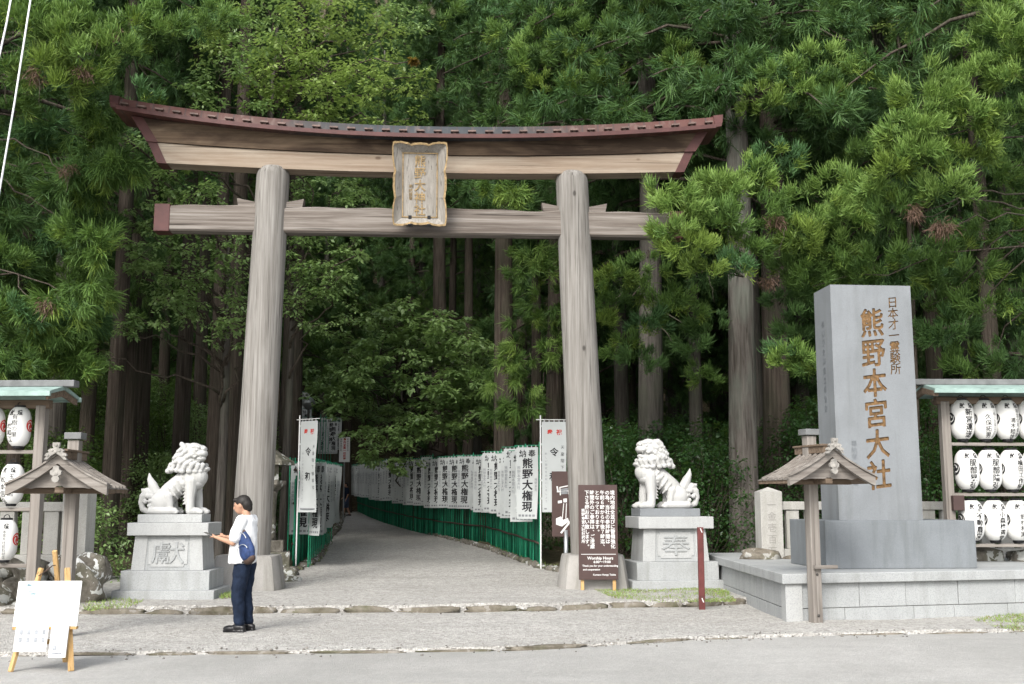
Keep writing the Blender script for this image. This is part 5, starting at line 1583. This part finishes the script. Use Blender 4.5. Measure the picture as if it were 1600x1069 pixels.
TRUNKS = [(20, 28, 26), (80, 26, 25), (1560, 26, 28), (1600, 33, 24), (172, 26, 25), (196, 30, 14), (216, 31, 19), (278, 33, 26), (330, 30, 20), (358, 27, 24), (306, 36, 20), (130, 29, 24), (248, 40, 16),
          (452, 38, 34), (502, 62, 9), (527, 66, 14), (541, 64, 14), (683, 47, 26), (706, 54, 15), (730, 50, 17), (745, 58, 13), (788, 35, 33), (840, 40, 16), (816, 48, 20), (625, 70, 12), (655, 62, 16),
          (972, 36, 24), (990, 42, 16), (1020, 31, 27), (1091, 33, 18), (1055, 44, 14), (1186, 31, 22), (1260, 38, 22), (1330, 34, 24), (1410, 30, 24), (1470, 28, 26), (1520, 36, 22), (940, 52, 16), (880, 46, 18), (1120, 50, 16), (1150, 40, 18)]
for k, (px, Y, wd) in enumerate(TRUNKS): forest(px, Y, wd, kind=k if k < 5 else (4 if 160 < px < 860 and Y < 52 else None))
k = 0
for px, Y in ((640, 60), (600, 88), (560, 92), (620, 100), (590, 76), (655, 70)): forest(px, Y)
for row_, Y in enumerate((41, 48, 55, 62, 70, 78, 86, 94, 103)):
    xs_ = np.arange(-.72 * Y, .70 * Y, 4.6 + row_ * .22)
    for x in xs_:
        X = x + rgf.uniform(-1.6, 1.6); y = Y + rgf.uniform(-2.5, 2.5)
        if y < 76 and xl(EDGE_L, y) - 1.6 < X < xl(EDGE_R, y) + 1.6: continue
        if Y < 56 and 400 < 800 + X / y * 1720 < 880: continue
        forest(0, y, None, x=X); k += 1
# flanking cedars outside the frame that shade the wood and close its sides
for x, y in ((-15, 24), (-18, 29), (-21, 24), (-20, 36), (15, 24), (18.5, 28), (21, 35), (23, 25), (-25, 31)):
    forest(0, y, None, x=x)

def px_cl(lst):
    out = []
    for px, py, rp, Y, pal, nt, *rest in lst:
        out.append((D(px, py, Y), rp / F * Y, pal, nt, *rest))
    return out
# ---- cedars told apart by their place, with boughs seen one by one
rgh = np.random.default_rng(5)
def at(px, Y): 
    X = D(px, 780, Y)[0]; return (X, Y, hill_z(X, Y) - .1)
CL = [(1062, 330, 44, 20.2, 'bright', 14), (1075, 388, 42, 20.2, 'yellow', 12), (1050, 360, 34, 20.0, 'bright', 9), (1096, 420, 30, 20.4, 'yellow', 7), (1130, 300, 46, 20.8, 'bright', 14), (1168, 282, 42, 21, 'bright', 13),
      (1180, 335, 52, 20.8, 'green', 15), (1120, 352, 46, 20.6, 'green', 13), (1160, 385, 40, 21, 'green', 11), (1210, 258, 42, 21, 'blue', 12), (1150, 420, 30, 20.6, 'blue', 8), (1030, 300, 22, 20.2, 'bright', 4)]
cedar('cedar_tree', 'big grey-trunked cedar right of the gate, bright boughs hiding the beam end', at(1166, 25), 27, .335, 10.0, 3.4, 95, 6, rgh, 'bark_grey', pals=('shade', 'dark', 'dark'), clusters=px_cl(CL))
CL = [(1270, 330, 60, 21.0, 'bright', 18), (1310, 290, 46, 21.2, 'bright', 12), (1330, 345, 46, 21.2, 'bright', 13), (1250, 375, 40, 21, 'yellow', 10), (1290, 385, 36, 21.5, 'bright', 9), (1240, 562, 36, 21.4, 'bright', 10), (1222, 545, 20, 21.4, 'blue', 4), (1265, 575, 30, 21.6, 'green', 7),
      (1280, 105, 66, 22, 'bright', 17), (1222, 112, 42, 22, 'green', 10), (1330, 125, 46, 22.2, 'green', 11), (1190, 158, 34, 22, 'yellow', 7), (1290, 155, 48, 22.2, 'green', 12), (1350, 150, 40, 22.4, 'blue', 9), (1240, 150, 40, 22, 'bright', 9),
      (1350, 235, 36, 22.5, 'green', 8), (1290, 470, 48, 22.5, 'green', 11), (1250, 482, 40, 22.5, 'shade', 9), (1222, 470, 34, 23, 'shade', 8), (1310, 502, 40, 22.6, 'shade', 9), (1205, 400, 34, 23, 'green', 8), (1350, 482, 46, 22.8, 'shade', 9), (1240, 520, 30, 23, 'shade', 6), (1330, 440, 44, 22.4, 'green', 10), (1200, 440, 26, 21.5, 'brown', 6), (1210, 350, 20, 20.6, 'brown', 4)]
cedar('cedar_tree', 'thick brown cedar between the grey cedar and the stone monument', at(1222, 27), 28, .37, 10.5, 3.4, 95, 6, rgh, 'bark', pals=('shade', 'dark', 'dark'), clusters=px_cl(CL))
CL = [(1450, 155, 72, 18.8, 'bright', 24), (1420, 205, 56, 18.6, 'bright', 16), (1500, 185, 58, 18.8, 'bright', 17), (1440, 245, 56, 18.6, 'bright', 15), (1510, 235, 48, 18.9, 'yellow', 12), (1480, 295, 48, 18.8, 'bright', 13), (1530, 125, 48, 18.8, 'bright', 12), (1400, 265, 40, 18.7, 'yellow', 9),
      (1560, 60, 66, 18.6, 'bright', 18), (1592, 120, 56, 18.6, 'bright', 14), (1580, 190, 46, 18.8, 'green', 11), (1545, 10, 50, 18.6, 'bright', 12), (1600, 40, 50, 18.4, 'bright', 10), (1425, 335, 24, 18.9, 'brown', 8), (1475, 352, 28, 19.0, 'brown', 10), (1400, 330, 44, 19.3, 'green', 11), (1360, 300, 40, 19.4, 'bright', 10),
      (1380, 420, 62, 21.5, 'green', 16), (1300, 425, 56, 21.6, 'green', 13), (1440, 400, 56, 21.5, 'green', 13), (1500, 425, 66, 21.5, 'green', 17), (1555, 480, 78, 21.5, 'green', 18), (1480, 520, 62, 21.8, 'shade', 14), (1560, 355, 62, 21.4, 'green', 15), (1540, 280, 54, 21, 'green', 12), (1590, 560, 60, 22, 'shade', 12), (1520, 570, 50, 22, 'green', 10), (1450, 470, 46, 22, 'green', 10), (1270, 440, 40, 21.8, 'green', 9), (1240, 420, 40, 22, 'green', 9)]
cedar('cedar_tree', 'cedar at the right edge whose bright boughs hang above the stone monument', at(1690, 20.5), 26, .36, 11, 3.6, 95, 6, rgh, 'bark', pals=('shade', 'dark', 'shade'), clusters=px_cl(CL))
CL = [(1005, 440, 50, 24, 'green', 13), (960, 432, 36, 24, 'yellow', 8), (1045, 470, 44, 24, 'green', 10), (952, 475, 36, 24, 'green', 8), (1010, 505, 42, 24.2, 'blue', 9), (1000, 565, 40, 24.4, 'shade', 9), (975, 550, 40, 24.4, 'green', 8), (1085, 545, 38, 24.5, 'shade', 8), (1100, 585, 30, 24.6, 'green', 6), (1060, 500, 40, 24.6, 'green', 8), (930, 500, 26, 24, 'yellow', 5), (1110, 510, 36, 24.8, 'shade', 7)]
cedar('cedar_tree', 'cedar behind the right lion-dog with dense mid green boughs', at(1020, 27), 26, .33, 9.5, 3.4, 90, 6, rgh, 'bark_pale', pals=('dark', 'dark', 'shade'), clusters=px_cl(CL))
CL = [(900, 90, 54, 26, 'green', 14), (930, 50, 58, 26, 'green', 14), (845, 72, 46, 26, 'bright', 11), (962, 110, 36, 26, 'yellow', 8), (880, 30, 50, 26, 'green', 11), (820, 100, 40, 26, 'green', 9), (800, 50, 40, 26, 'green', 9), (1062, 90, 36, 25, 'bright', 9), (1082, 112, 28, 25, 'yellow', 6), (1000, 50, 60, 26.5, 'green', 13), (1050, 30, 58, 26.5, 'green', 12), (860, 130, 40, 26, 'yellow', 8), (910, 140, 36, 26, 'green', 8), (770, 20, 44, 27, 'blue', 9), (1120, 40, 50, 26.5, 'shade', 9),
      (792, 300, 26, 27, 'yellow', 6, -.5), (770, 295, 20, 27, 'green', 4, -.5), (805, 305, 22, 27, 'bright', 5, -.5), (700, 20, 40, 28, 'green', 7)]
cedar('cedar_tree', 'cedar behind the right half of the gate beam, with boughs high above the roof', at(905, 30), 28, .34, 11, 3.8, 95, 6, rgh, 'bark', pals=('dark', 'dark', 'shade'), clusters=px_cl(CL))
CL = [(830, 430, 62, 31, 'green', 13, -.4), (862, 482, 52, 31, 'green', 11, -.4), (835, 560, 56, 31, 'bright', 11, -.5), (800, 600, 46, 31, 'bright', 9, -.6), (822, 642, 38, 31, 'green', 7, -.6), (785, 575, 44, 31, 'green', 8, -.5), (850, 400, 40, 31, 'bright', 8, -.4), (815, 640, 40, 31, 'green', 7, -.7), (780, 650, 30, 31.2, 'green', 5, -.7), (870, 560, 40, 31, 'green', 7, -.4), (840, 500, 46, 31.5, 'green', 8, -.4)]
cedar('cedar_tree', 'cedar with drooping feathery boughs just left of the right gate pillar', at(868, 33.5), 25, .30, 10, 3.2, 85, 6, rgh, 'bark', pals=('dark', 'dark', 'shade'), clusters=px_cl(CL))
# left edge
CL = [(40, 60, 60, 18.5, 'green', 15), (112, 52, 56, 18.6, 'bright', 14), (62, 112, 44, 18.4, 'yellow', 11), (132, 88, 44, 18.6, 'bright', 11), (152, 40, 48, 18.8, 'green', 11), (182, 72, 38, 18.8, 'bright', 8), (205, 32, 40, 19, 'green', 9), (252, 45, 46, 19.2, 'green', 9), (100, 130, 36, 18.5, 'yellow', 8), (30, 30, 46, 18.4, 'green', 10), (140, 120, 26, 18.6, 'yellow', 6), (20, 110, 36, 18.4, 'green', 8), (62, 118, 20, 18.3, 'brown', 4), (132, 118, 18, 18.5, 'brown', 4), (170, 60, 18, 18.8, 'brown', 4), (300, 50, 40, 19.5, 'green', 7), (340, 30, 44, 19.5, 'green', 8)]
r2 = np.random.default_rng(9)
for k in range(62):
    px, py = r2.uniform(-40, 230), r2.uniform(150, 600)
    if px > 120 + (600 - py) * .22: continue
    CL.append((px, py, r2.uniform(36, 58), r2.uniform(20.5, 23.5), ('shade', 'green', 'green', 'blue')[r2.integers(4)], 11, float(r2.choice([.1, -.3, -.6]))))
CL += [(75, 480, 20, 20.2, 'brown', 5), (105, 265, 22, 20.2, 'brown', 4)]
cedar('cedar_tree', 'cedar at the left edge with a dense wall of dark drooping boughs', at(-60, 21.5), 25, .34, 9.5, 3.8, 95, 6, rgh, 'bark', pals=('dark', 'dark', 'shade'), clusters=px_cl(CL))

# ---- broadleaved trees
def broadleaf(label, base, H, r0, clusters, rg, pal, size, lean=0, bark='bark_pale', cat='tree', per=46, name='maple_tree', YO=0.0):
    root = empty(name, label, cat, base); base = np.array(base); lf = Leafage()
    tm = trunk_mb(rg, H, r0, (lean, 0), .25, 1.25, 10); lm = MB()
    for px, py, rp, Y, *pp_ in clusters:
        pl_ = pp_[0] if pp_ else pal
        Y = Y - YO; c = D(px, py, Y) - base; R = rp / F * Y
        hz = min(H * .95, max(1.2, c[2] - rg.uniform(.3, 1.6)))
        limb(lm, rg, np.array([lean * hz, 0, hz]), c, .035, .05, 6, .35)
        m = max(3, int(9 * (rp / 40) ** 1.6)); q = nrm(rg.normal(size=(m, 3))) * rg.uniform(.2, 1, (m, 1)) ** .5
        cs = c + q * np.array([R, R * .9, R * .85])
        for e in cs[::2]: limb(lm, rg, c, e, .010, .05, 4, .3)
        spray(lf, rg, cs, R * .50, per, size, pl_, thick=.05 * R + .02)
    tm.add(lm.v, lm.f, 1); tm.build('trunk', [bark, 'bark'], root, smooth=True)
    lf.build('crown', 'leaves', root)
    return root
rgb_ = np.random.default_rng(33)
C_ = []
for k in range(44):
    a_, q_ = r2.uniform(0, 6.28), math.sqrt(r2.uniform(0, 1)); px, py = 632 + 140 * q_ * math.cos(a_), 590 + 108 * q_ * math.sin(a_)
    C_.append((px, py, r2.uniform(26, 42), 38 + r2.uniform(-2.2, 2.2)))
C_ += [(600, 700, 40, 36.5), (640, 690, 40, 36.5), (570, 690, 36, 37), (610, 725, 22, 36), (540, 610, 34, 38), (720, 650, 34, 38), (670, 655, 36, 37), (500, 620, 26, 38), (740, 600, 30, 38)]
broadleaf('spreading maple with layered green leaves in the middle of the gate opening', at(628, 46), 7.5, .13, C_, rgb_, 'maple', .20, 0, per=52)
C_ = [(480, 395, 42, 29), (505, 430, 46, 29), (470, 470, 40, 29), (540, 400, 26, 29), (520, 478, 36, 29), (455, 420, 40, 29), (550, 385, 20, 29), (490, 510, 30, 29), (460, 350, 36, 29), (565, 390, 18, 28.5), (500, 350, 30, 29), (530, 300, 32, 28.5), (490, 300, 32, 28.5), (560, 310, 22, 28.5), (460, 300, 26, 29), (528, 435, 26, 28.6)]
broadleaf('slender maple with light green leaf layers just right of the left gate pillar', at(446, 27), 8.5, .12, C_, rgb_, 'maple', .11, .0, YO=3.0)
C_ = [(300, 410, 46, 26), (352, 432, 40, 26), (275, 482, 46, 26), (232, 505, 30, 25.6), (332, 355, 42, 26), (385, 470, 36, 26), (262, 335, 40, 26), (380, 400, 36, 26), (220, 400, 36, 25.6), (205, 390, 26, 25.6), (300, 460, 36, 26), (362, 490, 34, 25.8), (200, 520, 22, 25.5), (170, 560, 24, 25.5), (310, 300, 40, 26), (250, 280, 36, 26), (370, 350, 34, 26), (205, 345, 26, 25.8), (330, 520, 26, 26), (390, 520, 26, 26), (255, 430, 40, 26)]
broadleaf('maple with sparse light green leaves left of the left gate pillar', at(342, 25.2), 8.0, .13, C_, rgb_, 'maple', .105, YO=2.4)
C_ = [(442, 92, 60, 27), (502, 112, 60, 27), (402, 62, 52, 27), (560, 112, 46, 27), (482, 52, 50, 27.5), (352, 110, 42, 26.5), (542, 32, 50, 28), (600, 140, 38, 27), (332, 182, 42, 26.5), (522, 152, 48, 27), (592, 62, 48, 28), (422, 22, 50, 28), (452, 140, 44, 27), (400, 130, 40, 26.8), (300, 130, 36, 26.5), (360, 30, 44, 27.5), (280, 200, 34, 26.5), (400, 180, 30, 26.8), (480, 180, 36, 27), (560, 190, 36, 27), (620, 40, 46, 29), (660, 120, 36, 29), (640, 185, 30, 28), (240, 230, 34, 26.5), (300, 250, 30, 26.5), (470, 10, 40, 28), (312, 40, 36, 27), (330, 70, 36, 27)]
C_ = [(*c, ('cherry', 'cherry', 'maple')[i % 3]) for i, c in enumerate(C_)] + [(648, 95, 6, 27.5, 'rust')]
broadleaf('tall cherry tree with bright yellow-green leaves above the left half of the gate roof', at(392, 25.6), 13, .15, C_, rgb_, 'cherry', .115, .02, 'bark_pale', name='cherry_tree', YO=3.0)
C_ = [(1400, 30, 30, 24), (1440, 20, 30, 24), (1360, 42, 24, 24), (1470, 40, 26, 24), (1420, 55, 18, 24)]
broadleaf('small pale-leaved tree high above the right side of the monument', at(1440, 27), 14, .10, C_, rgb_, 'cherry', .09, 0, 'bark', per=24, name='cherry_tree')

# ---- dark undergrowth
def shrub(label, px, py, Y, w_, h_, pal, group):
    rg = np.random.default_rng(int(px * 7 + Y)); X = D(px, 780, Y)[0]; z = hill_z(X, Y)
    root = empty('evergreen_shrub', label, 'shrub', (X, Y, z), 0, group); lf = Leafage(); lm = MB()
    m = int(26 * w_ * h_); q = rg.uniform(-1, 1, (m, 3)); cs = np.c_[q[:, 0] * w_ / 2, q[:, 1] * w_ / 2.4, (q[:, 2] * .5 + .5) * h_]
    cs[:, :2] *= (1 - (cs[:, 2:] / h_) ** 2 * .5)
    spray(lf, rg, cs, .32, 36, .095, pal, .45, .10)
    for c in cs[::3]: limb(lm, rg, (0, 0, 0), c, .016, .05, 4, .2)
    lm.build('stem', 'bark', root); lf.build('foliage', 'leaves', root)
    return root
UG = 'dark evergreen shrubs under the trees'
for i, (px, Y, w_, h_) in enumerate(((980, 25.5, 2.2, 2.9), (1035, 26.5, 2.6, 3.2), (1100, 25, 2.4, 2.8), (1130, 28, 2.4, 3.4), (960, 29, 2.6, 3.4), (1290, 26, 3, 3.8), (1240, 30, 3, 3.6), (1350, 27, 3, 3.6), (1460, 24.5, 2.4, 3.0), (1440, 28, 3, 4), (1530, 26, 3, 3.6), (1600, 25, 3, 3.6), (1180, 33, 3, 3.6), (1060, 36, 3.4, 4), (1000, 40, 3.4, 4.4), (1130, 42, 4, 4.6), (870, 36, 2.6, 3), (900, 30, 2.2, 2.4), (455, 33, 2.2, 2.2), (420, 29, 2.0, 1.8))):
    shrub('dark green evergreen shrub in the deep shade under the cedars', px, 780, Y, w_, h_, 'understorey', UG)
UL = 'mid green shrubs between the trunks on the left'
for i, (px, Y, w_, h_) in enumerate(((150, 22.5, 1.3, 1.5), (100, 26, 2.6, 3.0), (250, 38, 3.2, 4.2), (190, 36, 3.4, 4.8), (310, 44, 4, 5), (380, 42, 3.6, 4.6), (130, 36, 3.4, 5), (60, 30, 3, 4), (20, 33, 3, 4.4), (230, 52, 4, 6), (345, 54, 4, 6), (150, 50, 4, 6.5), (215, 40, 2.4, 5.4), (262, 36, 2.2, 5.0), (300, 34, 2.0, 4.2), (180, 31, 2.0, 3.6), (235, 30, 1.6, 2.6), (320, 40, 3, 6), (375, 36, 2.2, 5), (135, 33, 2, 5.5), (285, 48, 4, 7.5))):
    shrub('mid green leafy shrub between the bare trunks left of the gate', px, 780, Y, w_, h_, 'maple' if i % 2 == 0 else 'green', UL)
UB = 'shrubs on the slope beyond the right fence'
for i, (px, Y, w_, h_) in enumerate(((690, 60, 3.4, 3), (740, 55, 3, 2.8), (790, 52, 3, 3.4), (660, 72, 4, 4), (600, 78, 4, 4), (560, 82, 4, 5), (720, 75, 4, 4.6), (500, 74, 4, 5), (830, 60, 4, 5))):
    shrub('shadowy shrub on the slope beyond the banner row', px, 780, Y, w_, h_, ('dark', 'shade')[i % 2], UB)

# ---- grass
def grass(name, pts, n, hgt, seed, zf_, pal='cherry'):
    rg = np.random.default_rng(seed); lf = Leafage(); pts = np.array(pts)
    lo, hi = pts.min(0), pts.max(0); out = []
    def inside(p):
        c = False; k = len(pts)
        for i in range(k):
            a, b = pts[i], pts[(i + 1) % k]
            if (a[1] > p[1]) != (b[1] > p[1]) and p[0] < (b[0] - a[0]) * (p[1] - a[1]) / (b[1] - a[1]) + a[0]: c = not c
        return c
    while len(out) < n:
        p = rg.uniform(lo, hi)
        e = math.sin(p[0] * 4.1 + seed) * math.sin(p[1] * 5.3) + math.sin(p[0] * 1.7)
        if inside(p) and e > rg.uniform(-1.8, .5): out.append((p[0], p[1], zf_(p[0], p[1])))
    c = np.array(out); m = len(c)
    d = nrm(UP + .55 * rg.normal(size=(m, 3))); sd = nrm(np.cross(d, rg.normal(size=(m, 3)))) * .0045; h = hgt * rg.uniform(.4, 1.2, (m, 1))
    v = np.stack([c - sd, c + sd, c + d * h * .6 + sd * .7, c + d * h + np.array([0, 0, -.01])], 1)
    lo_, hi_ = np.array(PAL[pal][0]), np.array(PAL[pal][1]); t = rg.uniform(0, 1, (m, 1)); col = lo_ + (hi_ - lo_) * t
    col = np.where(rg.random((m, 1)) < .22, np.array([.20, .16, .07]), col)
    lf.V.append(v); lf.C.append(np.repeat(col[:, None], 4, 1)); lf.K.append([(0, 1, 2, 3)])
    return tag(lf.build(name, 'grass'), kind='stuff')
z11 = lambda x, y: .105
gp = [G(*q, .11)[:2] for q in ((925, 921), (1000, 915), (1135, 921), (1150, 940), (1040, 941), (960, 935))]
grass('grass', gp, 5200, .055, 1, z11)
gp = [G(*q, .0)[:2] for q in ((1520, 968), (1600, 955), (1680, 955), (1680, 985), (1590, 988), (1545, 978))]
grass('grass', gp, 2600, .06, 2, lambda x, y: .0)
gp = [G(*q, .11)[:2] for q in ((125, 945), (180, 934), (225, 940), (200, 950), (135, 954))]
grass('grass', gp, 900, .07, 3, z11)
gp = [G(*q, .11)[:2] for q in ((340, 928), (357, 926), (362, 934), (345, 936))]
grass('grass', gp, 260, .10, 4, z11)
gp = [(x + .02, y) for x, y in EDGE_R[1:7]] + [(x + .4, y) for x, y in EDGE_R[1:7]][::-1]
grass('grass', gp, 900, .12, 5, lambda x, y: path_z(y) + .04)
gp = [(x - .4, y) for x, y in EDGE_L[:5]] + [(x + .05, y) for x, y in EDGE_L[:5]][::-1]
grass('grass', gp, 500, .12, 6, lambda x, y: path_z(y) + .04)
for o in list(scene.objects):
    if o.get('label') == 'x': bpy.data.objects.remove(o)
